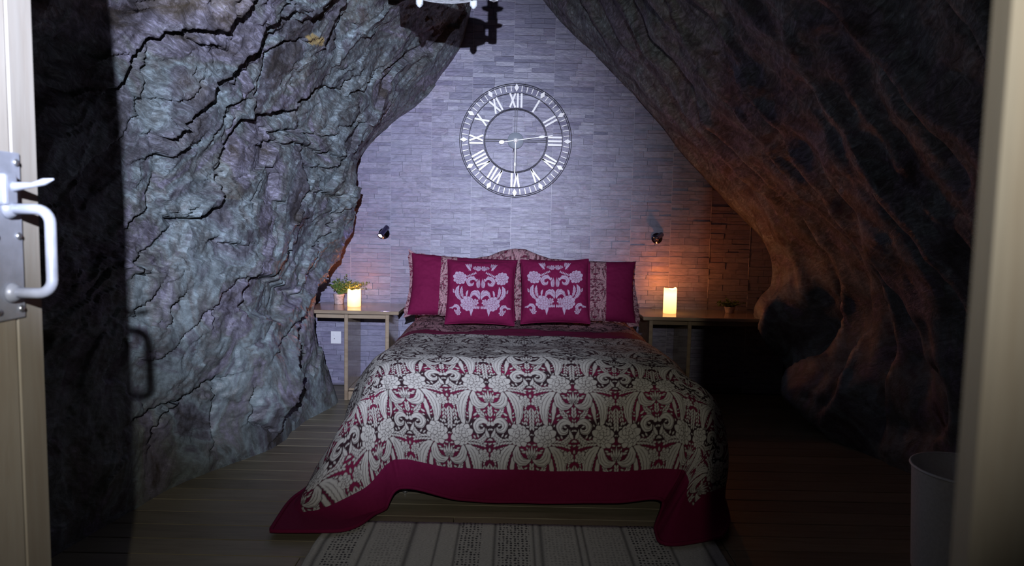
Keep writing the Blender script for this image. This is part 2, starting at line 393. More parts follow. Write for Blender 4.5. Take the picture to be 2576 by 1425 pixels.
def build_rock(f, sgn, ys, zs, left):
    Y, Z = np.meshgrid(ys, zs, indexing='ij')
    X = f(Y, Z)
    gy = np.gradient(X, ys, axis=0); gz = np.gradient(X, zs, axis=1)
    N = np.stack([np.full_like(X, sgn), -sgn * gy, -sgn * gz], -1); N /= np.linalg.norm(N, axis=-1)[..., None]
    P = np.stack([X, Y, Z], -1)
    px, py = project(P.reshape(-1, 3)); px = px.reshape(X.shape); py = py.reshape(X.shape)
    stain = np.zeros_like(X); ochre = np.zeros_like(X)
    if left:
        smooth = 1 / (1 + np.exp(-(Z - 1.15) * 4))            # lower rock is smoother
        big = fbm(X * 1.0, Y * 1.0, Z * 1.0, 3) * 0.09
        wx = fbm(Y * 1.3, Z * 1.3, X * 1.3 + 5, 3) * 0.5
        wy = fbm(Y * 1.3 + 30, Z * 1.3, X * 1.3, 3) * 0.5
        ca, sa = math.cos(0.42), math.sin(0.42)
        A_ = (Y * ca + Z * sa) + wx * 0.35; B_ = (Z * ca - Y * sa) + wy * 0.35       # along / across the strata
        d = big
        for npts, asp, amp, gr, seed in ((90, 2.2, 0.020, 0.09, 1), (420, 2.2, 0.005, 0.07, 2), (1500, 2.0, 0.0028, 0.08, 3)):
            r_ = np.random.default_rng(seed)
            q_ = np.stack([r_.uniform(A_.min(), A_.max(), npts), r_.uniform(B_.min(), B_.max(), npts)], -1)
            hgt = r_.normal(0, amp, npts); gA = r_.normal(0, gr * 0.5, npts); gB = r_.normal(gr * 0.5, gr * 0.7, npts)
            jA = A_ + fbm(A_ * 5, B_ * 5, seed + 0.3, 3) * 0.10; jB = B_ + fbm(A_ * 5 + 9, B_ * 5, seed + 0.6, 3) * 0.07
            # bucketed nearest cell
            best = np.full(X.shape, 1e9, np.float32); idn = np.zeros(X.shape, np.int32)
            jAf, jBf = jA.astype(np.float32), jB.astype(np.float32); rad = 3.2 * math.sqrt((A_.max() - A_.min()) * (B_.max() - B_.min()) / npts)
            for k in range(npts):
                i0, i1 = np.searchsorted(ys, [q_[k, 0] * ca - q_[k, 1] * sa - rad * 1.5, q_[k, 0] * ca - q_[k, 1] * sa + rad * 1.5])
                z0_ = q_[k, 0] * sa + q_[k, 1] * ca; j0, j1 = np.searchsorted(zs, [z0_ - rad * 1.5, z0_ + rad * 1.5])
                if i1 <= i0 or j1 <= j0: continue
                sl = (slice(i0, i1), slice(j0, j1))
                dd_ = ((jAf[sl] - q_[k, 0]) / asp) ** 2 + (jBf[sl] - q_[k, 1]) ** 2
                m_ = dd_ < best[sl]; best[sl] = np.where(m_, dd_, best[sl]); idn[sl] = np.where(m_, k, idn[sl])
            d = d + (hgt[idn] + gA[idn] * (jA - q_[idn, 0]) + gB[idn] * (jB - q_[idn, 1])) * (0.45 + 0.55 * smooth)
        c2 = B_ * 11.0 + fbm(A_ * 4, B_ * 4, 0.2, 4) * 1.6
        s2 = c2 - np.floor(c2); d += s2 * 0.008 * np.clip(0.3 + fbm(X * 2, Y * 2 + 4, Z * 2, 2) * 1.3, 0, 1) * (0.3 + 0.7 * smooth)
        d += fbm(X * 9, Y * 9, Z * 9, 5, 0.6) * 0.009
        jx = px + 9 * fbm(px / 42, py / 42, 0.3, 4, 0.65); jy = py + 9 * fbm(px / 42 + 50, py / 42, 4.3, 4, 0.65)
        vis = (px > 150) & (px < 1300) & (py > -150) & (py < 1400)
        for lines, A, B, W in ((CR_BIG, 0.075, 0.085, 5.5), (CR_MID, 0.030, 0.045, 3.6)):
            b, s = polydist(jx[vis], jy[vis], lines)
            fade = np.exp(-(b / 55.0) ** 2)
            dd = -A * np.where(s > 0, np.exp(-b / 34.0), 0) * fade - B * np.exp(-(b / W) ** 2)
            dd += A * 0.35 * np.where(s <= 0, np.exp(-b / 22.0), 0)
            tmp = np.zeros_like(X); tmp[vis] = dd; d = d + tmp
        # ridge near the table: rock behind it steps back
        b, s = polydist(jx[vis], jy[vis], [RIDGE])
        right = np.interp(jy[vis], [p[1] for p in RIDGE], [p[0] for p in RIDGE]) < jx[vis]
        inr = (jy[vis] > 500) & (jy[vis] < 1128)
        endf = np.clip((jy[vis] - 500) / 120, 0, 1) * np.clip((1150 - jy[vis]) / 120, 0.2, 1)
        tmp = np.zeros_like(X); tmp[vis] = np.where(right & inr, -0.14 * np.exp(-b / 70.0) * np.clip(b / 6, 0, 1), np.where(inr, 0.05 * np.exp(-b / 45.0), 0)) * endf; d = d + tmp
        # carved hollow, brown mineral stains and ochre patch, all with outlines of their own
        def blob(poly):
            inside = np.zeros(px.shape, bool); j = len(poly) - 1
            for i in range(len(poly)):
                xi, yi = poly[i]; xj, yj = poly[j]
                cond = ((yi > jy) != (yj > jy)) & (jx < (xj - xi) * (jy - yi) / (yj - yi + 1e-9) + xi)
                inside ^= cond; j = i
            return inside.astype(float)
        hol = blob(crop4([(525, 290), (570, 270), (560, 230), (590, 190), (560, 165), (650, 155), (750, 205), (830, 250), (760, 320), (720, 360), (640, 340), (580, 340)]))
        for _ in range(3): hol = (hol + np.roll(hol, 1, 0) + np.roll(hol, -1, 0) + np.roll(hol, 1, 1) + np.roll(hol, -1, 1)) / 5
        d = d - 0.075 * hol
        stain = np.maximum(stain, 0.55 * blob(crop3([(640, 1180), (700, 1165), (780, 1145), (830, 1180), (760, 1200), (690, 1215)])))
        stain = np.maximum(stain, 0.45 * blob(crop3([(580, 900), (640, 890), (690, 980), (640, 1060), (570, 1040)])))
        ochre = 0.8 * blob(crop3([(1020, 170), (1080, 195), (1120, 215), (1110, 240), (1070, 235), (1030, 205)]))
        ochre = np.maximum(ochre, 0.25 * np.clip(fbm(X * 2 + 4, Y * 2, Z * 2, 3) - 0.25, 0, 1) * (py < 500))
    else:
        big = fbm(X * 1.1 + 20, Y * 1.1, Z * 1.1, 4) * 0.14
        c = Y * 2.6 + 0.45 * Z + fbm(Y * 1.5, Z * 0.8, 3.3, 3) * 0.9
        saw = c - np.floor(c); led = np.where(saw < 0.82, saw / 0.82, (1 - saw) / 0.18)
        d = -0.05 + big * 0.6 + led * 0.10 * np.clip(0.6 + fbm(Y * 2, Z * 0.7, 9.0, 2), 0.1, 1.2) + fbm(Y * 5, Z * 1.3, X * 2, 4, 0.45) * 0.03
    wallfade = np.clip((WALL_Y - 0.02 - Y) / 0.5, 0.25, 1)
    floorfade = np.clip(Z / 0.25, 0.3, 1)
    P = P + N * (d * wallfade * floorfade)[..., None]
    return P.reshape(-1, 3), stain, ochre, X.shape

ysL = np.concatenate([np.linspace(0.60, 2.7, 34)[:-1], np.linspace(2.7, 5.97, 400)])
zsL = np.concatenate([np.linspace(-0.06, 3.3, 440)[:-1], np.linspace(3.3, 4.05, 30)])
P, st, oc, sh = build_rock(fL, 1.0, ysL, zsL, True)
wl = mesh('wall_left', P, grid_faces(*sh, flip=True), M['rock'], smooth=True, attrs={'stain': st, 'ochre': oc})
setp(wl, 'rough grey slate rock face leaning in over the left side of the cave room', 'rock wall', kind='structure')

pts, xs = [], []
for px, py in [(1365, 0), (1430, 70), (1500, 140), (1600, 250), (1700, 370), (1770, 450), (1880, 560), (1985, 680), (2010, 780), (2030, 900)]: addp(px, py, WALL_Y)
for y in (0.8, 2.0, 3.0, 4.0, 5.0):
    for z, x in [(0, 2.28), (0.6, 2.22), (1.0, 2.12), (1.4, 1.84), (1.75, 1.52), (2.1, 1.22), (2.4, 0.97), (2.75, 0.68), (3.1, 0.42), (3.6, 0.08)]: pts.append((y, z)); xs.append(x)
addp(1935, 820, 5.15); addp(1960, 1000, 4.9)
for y in (0.8, 2.5, 4.5, 5.9): pts.append((y, 4.0)); xs.append(-0.12)
fR = tps(pts, np.array(xs), 2e-3)
P, st, oc, sh = build_rock(fR, -1.0, np.linspace(0.60, 5.97, 230), np.linspace(-0.06, 4.1, 170), False)
wr = mesh('wall_right', P, grid_faces(*sh), M['rock'], smooth=True, attrs={'stain': st, 'ochre': oc})
setp(wr, 'dark sloping rock face on the right with diagonal strata glowing orange from candle', 'rock wall', kind='structure')

# ------------------------------------------------------------------ floor
fl = box('floor', (0.05, 2.6, -0.045), (5.4, 7.6, 0.03), M['wall'], bev=0)
setp(fl, 'timber boarded floor of the cave room', 'floor', kind='structure')
pw, off = 0.143, 0.02
y = 0.05
prow = {}
def plank_mesh(L):
    bm = bmesh.new(); add_box(bm, (0, 0, 0), (L, pw - 0.004, 0.028), 0.0025)
    me = bpy.data.meshes.new('plank'); bm.to_mesh(me); bm.free(); me.materials.append(M['plank']); return me
PL = {L: plank_mesh(L) for L in (1.6, 2.2, 2.8, 3.4)}
combos = [(1.6, 3.4), (2.2, 2.8), (2.8, 2.2), (3.4, 1.6)]
i = 0
while y < 5.9:
    a, b = combos[(i * 7 + 3) % 4 if i % 3 else 3]; x0 = -2.45
    for L in (a, b):
        o = link('plank', PL[L], None, fl); o.location = (x0 + L / 2, y, -0.0145 - random.random() * 0.0015)
        o.rotation_euler = (random.uniform(-0.003, 0.003), 0, 0)
        x0 += L + 0.003
    y += pw; i += 1

# ------------------------------------------------------------------ back wall: stone-effect panels
wb = box('wall_back', (0.1, WALL_Y + 0.065, 1.98), (4.6, 0.05, 4.1), M['wall'], bev=0)
setp(wb, 'grey-lilac stone strip panelled wall behind the bed', 'wall', kind='structure')
SX, SW = at_y(1085, 420, WALL_Y)[0], 0.3275
seams = [SX + SW * k for k in range(-4, 10)]
panels = {}
for k in range(len(seams) - 1):
    x0, x1 = seams[k], seams[k + 1]
    p = box('wall_panel', ((x0 + x1) / 2, WALL_Y + 0.021, 1.85), (SW - 0.001, 0.034, 3.7), M['panel'], wb, bev=0.001)
    panels[k] = p
M['joint'] = mat_simple('panel_joint', (0.40, 0.39, 0.47), 0.3)
for k in range(1, len(seams) - 1):
    box('joint_strip', (seams[k], WALL_Y + 0.0005, 1.85), (0.0028, 0.010, 3.7), M['joint'], wb, bev=0.0008)
outl = [(1195, -60), (1180, 60), (1160, 120), (1110, 190), (1075, 240), (1000, 300), (950, 350), (905, 410), (890, 480), (888, 530), (862, 600), (838, 660), (785, 750), (765, 850), (800, 1000),
        (2060, 1000), (2010, 780), (1985, 680), (1880, 560), (1770, 450), (1700, 370), (1600, 250), (1500, 140), (1430, 70), (1330, -60)]
def in_poly(x, y, poly, m=0):
    ins = False; j = len(poly) - 1
    for i in range(len(poly)):
        xi, yi = poly[i]; xj, yj = poly[j]
        if ((yi > y) != (yj > y)) and x < (xj - xi) * (y - yi) / (yj - yi + 1e-9) + xi: ins = not ins
        j = i
    return ins
stones = []
for k in range(len(seams) - 1):
    z = random.uniform(0.0, 0.05)
    while z < 3.5:
        h = random.choice([0.026, 0.034, 0.042, 0.05, 0.058])
        x, xe = seams[k] - 0.0004, seams[k + 1] + 0.0004
        ws = []; rem = xe - x
        while rem > 0.001:
            ww = random.uniform(0.08, 0.26)
            if rem - ww < 0.07: ww = rem
            ws.append(ww); rem -= ww
        random.shuffle(ws)
        for ww in ws:
            a = (x, x + ww, z, z + h); x += ww
            cxp, cyp = project(np.array([[(a[0] + a[1]) / 2, WALL_Y, (a[2] + a[3]) / 2]]))
            corners = project(np.array([[a[i_], WALL_Y, a[j_]] for i_ in (0, 1) for j_ in (2, 3)]))
            if any(in_poly(u_, v_, outl) for u_, v_ in zip(*corners)) and corners[1].max() > -30:
                hid = (1050 < cxp[0] < 1590 and 665 < cyp[0]) or (960 < cxp[0] < 1660 and 800 < cyp[0])
                stones.append((k, a, ww * h * (0.01 if hid else 1)))
        z += h
stones.sort(key=lambda s: -s[2])
def stone_geo(a):
    x0, x1, z0, z1 = a; g = 0.0006
    x0 += g; x1 -= g; z0 += g * 0.8; z1 -= g * 0.8
    d = random.choice([0.003, 0.004, 0.005, 0.007, 0.012]); ta, tb = random.uniform(-0.0014, 0.0014), random.uniform(-0.0016, 0.0016); tl = [-ta - tb, ta - tb, ta + tb, -ta + tb]
    yb = WALL_Y + 0.006; e = 0.0007
    V = [(x0, yb, z0), (x1, yb, z0), (x1, yb, z1), (x0, yb, z1)]
    yf = WALL_Y + 0.004 - d
    V += [(x0 + e, yf + tl[0], z0 + e), (x1 - e, yf + tl[1], z0 + e), (x1 - e, yf + tl[2], z1 - e), (x0 + e, yf + tl[3], z1 - e)]
    Fc = [(4, 5, 6, 7), (0, 1, 5, 4), (1, 2, 6, 5), (2, 3, 7, 6), (3, 0, 4, 7)]
    return V, Fc
RV, RF = [], []
for n_, (k, a, s_) in enumerate(stones):
    V, Fc = stone_geo(a)
    if n_ < 300:
        mesh('stone', V, Fc, M['stone'], panels[k])
    else:
        b0 = len(RV); RV += V; RF += [tuple(b0 + q for q in f) for f in Fc]
o = mesh('stone_strips', RV, RF, M['stone'], wb); o['kind'] = 'stuff'

# ------------------------------------------------------------------ doorway partition, frame, open door
DX0, DX1, DY = -0.86, at_y(2432, 712, 0.41)[0], 0.38
wf = empty('wall_front', (0, DY, 0)); setp(wf, 'dark boarded partition around the doorway', 'wall', kind='structure')
box('wall_panel', (-1.75, 0, 2.0), (1.62, 0.08, 4.1), M['wall'], wf, 0.002)
box('wall_panel', (DX1 + 0.26 + 1.0, 0, 2.0), (2.0, 0.08, 4.1), M['wall'], wf, 0.002)
box('wall_panel', ((DX0 + DX1) / 2, 0, 3.3), (1.7, 0.08, 1.5), M['wall'], wf, 0.002)
tr = empty('trim_1', (DX1, DY, 0)); setp(tr, 'pale timber door frame post at the right of the doorway', 'door frame', kind='structure')
box('jamb', (0.08, 0.018, 1.3), (0.16, 0.024, 2.6), M['frame'], tr, 0.004)
box('casing', (0.20, 0.0, 1.3), (0.16, 0.075, 2.6), M['frame'], tr, 0.004)
tr2 = empty('trim_2', (DX0, DY, 0)); setp(tr2, 'timber door frame post on the hinge side and head of the doorway', 'door frame', kind='structure')
box('jamb', (-0.075, 0, 1.3), (0.13, 0.11, 2.6), M['frame'], tr2, 0.006)
box('frame_head', ((DX1 - DX0) / 2, 0, 2.55), (DX1 - DX0, 0.11, 0.1), M['frame'], tr2, 0.006)

dr = empty('door_1', (-0.806, 0.56, 0.0)); setp(dr, 'pale pine boarded door swung open with a galvanised pull handle', 'door', kind='structure')
dlen = 1.222 - 0.56
edges = [0.0, 0.12, 0.24, 0.36, 0.48, 0.597, dlen]
for a, b in zip(edges[:-1], edges[1:]):
    box('board', (-0.0225, (a + b) / 2, 1.2), (0.045, b - a - 0.0015, 2.36), M['door'], dr, 0.003)
zc = [0.25, 1.2, 2.15]
for zz in zc: box('ledge', (-0.06, 0.35, zz), (0.028, 0.56, 0.12), M['door'], dr, 0.004)
pl = box('latch_plate', (0.002, 1.135 - 0.56, 1.358), (0.004, 0.074, 0.268), M['galv'], dr, 0.0015)
for dz in (-0.118, 0.0, 0.118):
    for dy in (-0.026, 0.026):
        lathe('screw', [(0.0, 0.0055), (0.004, 0.005), (0.006, 0.003), (0.006, 0.0)][::-1], (0.003, 1.135 - 0.56 + dy, 1.358 + dz), M['steel'], pl, 10, Matrix.Rotation(math.pi / 2, 3, 'Y'))
hy = 1.135 - 0.56 + 0.004
pth = []
zt, zb, pr, rr = 1.402, 1.268, 0.071, 0.022
pth.append((0.0, hy, zt))
for k in range(7):
    a = math.pi / 2 * k / 6; pth.append((pr - rr + rr * math.sin(a), hy, zt - rr + rr * math.cos(a)))
for k in range(7):
    a = math.pi / 2 * k / 6; pth.append((pr - rr + rr * math.cos(a), hy, zb + rr - rr * math.sin(a)))
pth.append((0.0, hy, zb))
ph_ = tube('pull_handle', pth, 0.0085, M['galv'], dr, 12)
for zz in (zt, zb):
    lathe('handle_rose', [(0.016, 0), (0.016, 0.004), (0.011, 0.012), (0.0, 0.012)], (0.004, hy, zz), M['galv'], ph_, 16, Matrix.Rotation(math.pi / 2, 3, 'Y'))
tl = tube('thumb_latch', [(0.0, hy - 0.004, 1.436), (0.02, hy - 0.002, 1.437), (0.045, hy, 1.440), (0.064, hy, 1.4455), (0.079, hy, 1.450)], [0.011, 0.0075, 0.0042, 0.0058, 0.0012], M['galv'], dr, 10)
box('latch_boss', (0.009, hy - 0.006, 1.432), (0.016, 0.03, 0.05), M['galv'], dr, 0.005, seg=2)

# ------------------------------------------------------------------ damask pattern raster (cream shapes, dark outlines)
TW, TH_ = 550, 660
class Canvas:
    def __init__(s, w, h, wrap):
        s.w, s.h, s.wrap = w, h, wrap
        s.c = np.zeros((h, w)); s.d = np.zeros((h, w))
    def leaf(s, spine, wid, scal=0, sd=0.0, vein=3, ring=4.0, pw_=(0.75, 1.0), vstr=0.85, under=False):
        sp = np.asarray(spine, float)
        if len(sp) in (3, 4):
            t = np.linspace(0, 1, 26)[:, None]
            if len(sp) == 3: sp = (1 - t) ** 2 * sp[0] + 2 * t * (1 - t) * sp[1] + t * t * sp[2]
            else: sp = (1 - t) ** 3 * sp[0] + 3 * t * (1 - t) ** 2 * sp[1] + 3 * t * t * (1 - t) * sp[2] + t ** 3 * sp[3]
        m = wid + ring + 3
        x0, y0 = np.floor(sp.min(0) - m).astype(int); x1, y1 = np.ceil(sp.max(0) + m).astype(int)
        gx, gy = np.meshgrid(np.arange(x0, x1), np.arange(y0, y1))
        best = np.full(gx.shape, 1e9); T = np.zeros(gx.shape); SG = np.zeros(gx.shape)
        n = len(sp)
        for i in range(n - 1):
            dx, dy = sp[i + 1] - sp[i]; L2 = dx * dx + dy * dy + 1e-9
            tt = np.clip(((gx - sp[i, 0]) * dx + (gy - sp[i, 1]) * dy) / L2, 0, 1)
            qx, qy = gx - sp[i, 0] - tt * dx, gy - sp[i, 1] - tt * dy
            d = np.hypot(qx, qy); mk = d < best
            best = np.where(mk, d, best); T = np.where(mk, (i + tt) / (n - 1), T); SG = np.where(mk, qx * dy - qy * dx, SG)
        W = wid * np.sin(np.pi * np.clip(T, 0, 1) ** pw_[0]) ** pw_[1]
        if scal: W = W * (1 - sd * np.abs(np.sin(T * np.pi * scal)))
        fill = np.clip(W - best + 0.5, 0, 1); rg = np.clip(W + ring - best + 0.5, 0, 1)
        v = np.zeros_like(fill)
        if vein:
            q = best / np.maximum(W, 1e-3)
            fr = np.abs((q * np.sign(SG) * 0.5 * vein + 0.5 * (vein % 2 == 0) + T * 0.5 * (vein > 1)) % 1.0 - 0.5) * np.maximum(W, 4) * 2 / vein
            v = np.clip(2.3 - fr, 0, 1) * (q < 0.86) * (wid > 7) * np.clip((T - 0.12) / 0.1, 0, 1) * np.clip((0.9 - T) / 0.1, 0, 1)
        ox = [0]
        offs = [(0, 0)]
        if s.wrap:
            offs = [(a * s.w + hd * s.w / 2, b * s.h + hd * s.h / 2) for a in (-1, 0, 1) for b in (-1, 0, 1) for hd in (0, 1)]
        for fx, fy in offs:
            X0, Y0 = x0 + int(fx), y0 + int(fy)
            a0, a1 = max(0, X0), min(s.w, X0 + gx.shape[1]); b0, b1 = max(0, Y0), min(s.h, Y0 + gx.shape[0])
            if a1 <= a0 or b1 <= b0: continue
            sl = (slice(b0, b1), slice(a0, a1)); ss = (slice(b0 - Y0, b1 - Y0), slice(a0 - X0, a1 - X0))
            if under:
                free = 1 - s.d[sl]
                s.c[sl] = np.maximum(s.c[sl], fill[ss] * free); s.d[sl] = np.maximum(s.d[sl], rg[ss] * 0.999); continue
            s.c[sl] = s.c[sl] * (1 - rg[ss]); s.d[sl] = np.maximum(s.d[sl], rg[ss])
            s.c[sl] = np.maximum(s.c[sl], fill[ss] * (1 - vstr * v[ss]))
    def both(s, ax, spine, *a, **k):
        for sg in (1, -1): s.leaf([(ax + sg * x, y) for x, y in spine], *a, **k)
def flower(cv, ax, x, y, R, np_=10, seed=0.0):
    for ringi, (rad, wd, cnt, r0) in enumerate(((1.0, 0.30, np_, 0.25), (0.66, 0.26, np_ - 2, 0.12), (0.38, 0.17, 5, 0.0))):
        for k in range(cnt):
            a = 2 * math.pi * (k + 0.5 * ringi) / cnt + seed; e = 1 + 0.12 * math.sin(5 * k + seed)
            ca, sa = math.cos(a), math.sin(a)
            cv.both(ax, [(x + R * r0 * ca, y + R * r0 * sa), (x + R * rad * 0.6 * math.cos(a + 0.15), y + R * rad * 0.6 * math.sin(a + 0.15)), (x + R * rad * e * ca, y + R * rad * e * sa)], wd * R, 0, 0, 1 if R > 50 else 0, 3.6 if R > 50 else 2.6, (1.35, 0.6), 0.75)
def scroll(cv, ax, x, y, S, flip=1):
    sp = []
    for k in range(30):
        t = k / 29; a = math.radians(150 - 330 * t); r = S * (1.0 - 0.62 * t)
        sp.append((x + r * math.cos(a) * flip, y - r * math.sin(a) * 0.95))
    for k in range(4):                                       # outer leaf lobes
        a = math.radians(140 - 48 * k); r = S * (0.95 - 0.04 * k)
        p = (x + r * math.cos(a) * flip, y - r * math.sin(a)); a2 = a + 0.5
        cv.both(ax, [p, (x + 1.25 * r * math.cos(a2) * flip, y - 1.25 * r * math.sin(a2)), (x + 1.42 * r * math.cos(a + 0.1) * flip, y - 1.42 * r * math.sin(a + 0.1))], S * 0.3, 0, 0, 1, 2.5, (0.8, 0.8))
    cv.both(ax, sp, S * 0.46, 5, 0.18, 2, 3.0, (0.62, 0.7))
def spray(cv, ax, p0, p1, bend, n, ln, wd=5.0):
    (x0, y0), (x1, y1) = p0, p1; mx, my = (x0 + x1) / 2 + bend[0], (y0 + y1) / 2 + bend[1]
    for k in range(n):
        t = (k + 0.5) / n
        x = (1 - t) ** 2 * x0 + 2 * t * (1 - t) * mx + t * t * x1; y = (1 - t) ** 2 * y0 + 2 * t * (1 - t) * my + t * t * y1
        tx = 2 * (1 - t) * (mx - x0) + 2 * t * (x1 - mx); ty = 2 * (1 - t) * (my - y0) + 2 * t * (y1 - my)
        a = math.atan2(ty, tx)
        for sg in (1, -1):
            b = a + sg * 0.62; l = ln * (1 - 0.35 * t)
            cv.both(ax, [(x, y), (x + l * 0.5 * math.cos(b), y + l * 0.5 * math.sin(b)), (x + l * math.cos(a + sg * 0.38), y + l * math.sin(a + sg * 0.38))], wd, 0, 0, 0, 2.0, (1.4, 0.8))
def motif(cv, ax, Y0, half=275.0):
    S = half
    spray(cv, ax, (110, Y0 + 40), (240, Y0 + 58), (0, -14), 6, 40, 5.5)
    spray(cv, ax, (130, Y0 + 75), (215, Y0 + 95), (0, -4), 4, 34, 5)
    spray(cv, ax, (S, Y0 + 150), (S, Y0 + 285), (0, 0), 6, 46, 6)
    spray(cv, ax, (S - 34, Y0 + 160), (S - 42, Y0 + 262), (6, 0), 4, 34, 5)
    spray(cv, ax, (28, Y0 + 225), (80, Y0 + 172), (14, 8), 4, 36, 6)
    spray(cv, ax, (0, Y0 + 235), (0, Y0 + 170), (0, 0), 3, 40, 6)
    spray(cv, ax, (118, Y0 + 300), (210, Y0 + 330), (0, -20), 4, 34, 5)
    spray(cv, ax, (20, Y0 + 330), (60, Y0 + 372), (0, 0), 3, 34, 5.5)
    spray(cv, ax, (S - 10, Y0 - 20), (S - 62, Y0 + 30), (0, 12), 4, 36, 6)
    cv.both(ax, [(112, Y0 + 62), (190, Y0 + 90), (215, Y0 + 190), (172, Y0 + 282)], 36, 9, 0.16, 3, 4.0, (0.9, 0.75))         # plume
    cv.both(ax, [(98, Y0 + 95), (140, Y0 + 150), (122, Y0 + 215), (150, Y0 + 265)], 15, 4, 0.2, 1, 3.0)
    cv.both(ax, [(92, Y0 + 62), (118, Y0 + 130), (66, Y0 + 175), (6, Y0 + 138)], 30, 5, 0.14, 3, 4.0, (0.8, 0.7))              # lyre leaf
    for k, (xx, hh) in enumerate(((0, 74), (17, 56), (33, 40))):
        cv.both(ax, [(xx * 0.4, Y0 + 122), (xx * 1.2, Y0 + 100), (xx, Y0 + 124 - hh)], 7.5, 0, 0, 0, 2.5)
    flower(cv, ax, 14, Y0 + 122, 16, 6)
    flower(cv, ax, S - 38, Y0 + 122, 37, 7, 0.4)
    scroll(cv, ax, 62, Y0 + 285, 47)
    cv.both(ax, [(6, Y0 + 345), (26, Y0 + 330), (30, Y0 + 290)], 12, 3, 0.2, 1, 3.0)
    flower(cv, ax, 84, Y0 + 2, 70, 10, 0.25)
cv = Canvas(TW, TH_, True)
motif(cv, 0.0, 0.0)
_r = random.Random(5)
for pas in range(3):
    cand = [(_r.uniform(0, 275), _r.uniform(0, 660)) for _ in range(420)]
    for x_, y_ in cand:
        R_ = (11, 8, 6)[pas]
        if cv.d[int(max(0, y_ - R_)):int(y_ + R_), int(max(0, x_ - R_)):int(x_ + R_)].max() > 0.2: continue
        an = 1.2 + 1.3 * math.sin(x_ / 47.0 + 1.0) + 1.1 * math.cos(y_ / 52.0) + _r.uniform(-0.25, 0.25)
        L_ = (34, 24, 17)[pas]; dx_, dy_ = math.cos(an) * L_ / 2, math.sin(an) * L_ / 2
        cv.both(0.0, [(x_ - dx_, y_ - dy_), (x_ - dy_ * 0.25, y_ + dx_ * 0.25), (x_ + dx_, y_ + dy_)], (6.5, 5.0, 4.0)[pas], 0, 0, 0, 2.6, (1.2, 0.8), 0, True)
def blur(t, k=1):
    for _ in range(k):
        for ax_ in (0, 1): t = (np.roll(t, 1, ax_) + 2 * t + np.roll(t, -1, ax_)) / 4
    return t
TILE_C, TILE_D = blur(cv.c, 2), blur(cv.d, 2)
def sample(tile, x, y, wrap=True):
    h, w_ = tile.shape
    x0, y0 = np.floor(x).astype(int), np.floor(y).astype(int); fx, fy = x - x0, y - y0
    if wrap: g = lambda a, b: tile[b % h, a % w_]
    else: g = lambda a, b: tile[np.clip(b, 0, h - 1), np.clip(a, 0, w_ - 1)]
    return (g(x0, y0) * (1 - fx) + g(x0 + 1, y0) * fx) * (1 - fy) + (g(x0, y0 + 1) * (1 - fx) + g(x0 + 1, y0 + 1) * fx) * fy
PER = 0.424
def damask(u, v, u0=0.0, v0=0.0, k=1.0):
    s = TW / (PER * k)
    return sample(TILE_C, (u - u0) * s, (v - v0) * s), sample(TILE_D, (u - u0) * s, (v - v0) * s)

# ------------------------------------------------------------------ bed
bx = 0.095
bed = empty('bed', (bx, 0, 0)); setp(bed, 'double bed on metal legs with a scalloped patterned headboard', 'bed')
mt = box('mattress', (0, 4.42, 0.47), (1.44, 1.9, 0.22), M['mattress'], bed, 0.05, seg=3)
box('bed_base', (0, 4.42, 0.27), (1.44, 1.9, 0.17), M['base'], bed, 0.02, seg=2)
for x in (-0.62, 0.0, 0.62):
    for yy in (3.56, 4.45, 5.3):
        lathe('leg', [(0.014, 0.0), (0.014, 0.012), (0.010, 0.016), (0.012, 0.187)], (x, yy, 0.0), M['steel'], bed, 12)
# headboard outline: camel back
def hb_top(px):
    ks = [(1045, 672), (1060, 655), (1100, 651), (1190, 651), (1230, 645), (1262, 632), (1295, 626), (1322, 628), (1350, 640), (1385, 652), (1440, 656), (1530, 660), (1556, 664), (1572, 682)]
    return np.interp(px, [k[0] for k in ks], [k[1] for k in ks])
HBY = 5.42
NXh, NZh = 200, 110
pxs = np.linspace(1045, 1572, NXh)
V = np.zeros((NXh, NZh, 3)); cr = np.zeros((NXh, NZh)); dk = np.zeros((NXh, NZh))
for i, p in enumerate(pxs):
    q = at_y(p, hb_top(p), HBY)
    zz = np.linspace(0.2, q[2], NZh)
    edge = min(1.0, min(i, NXh - 1 - i) / 8.0)
    bul = 0.045 * np.sqrt(np.clip((q[2] - zz) / 0.05, 0, 1)) * math.sqrt(edge)
    V[i, :, 0] = q[0] - bx; V[i, :, 1] = HBY - bul; V[i, :, 2] = zz
cr, dk = damask(V[..., 0], -V[..., 2], 0.0, -1.02, 0.85)
Vb = V.copy(); Vb[..., 1] = HBY + 0.05
hb = mesh('headboard', V.reshape(-1, 3), grid_faces(NXh, NZh), M['damask_pink'], bed, True, {'cream': cr, 'dark': dk})
ring = np.concatenate([np.arange(NZh), np.arange(1, NXh) * NZh + NZh - 1, ((NXh - 1) * NZh + np.arange(NZh))[::-1][1:], (np.arange(NXh) * NZh)[::-1][1:-1]])
rv = np.concatenate([V.reshape(-1, 3)[ring], Vb.reshape(-1, 3)[ring]]); m_ = len(ring)
rf = [(k, (k + 1) % m_, m_ + (k + 1) % m_, m_ + k) for k in range(m_)] + [tuple(range(m_, 2 * m_))]
mesh('headboard_back', rv, rf, M['base'], hb)

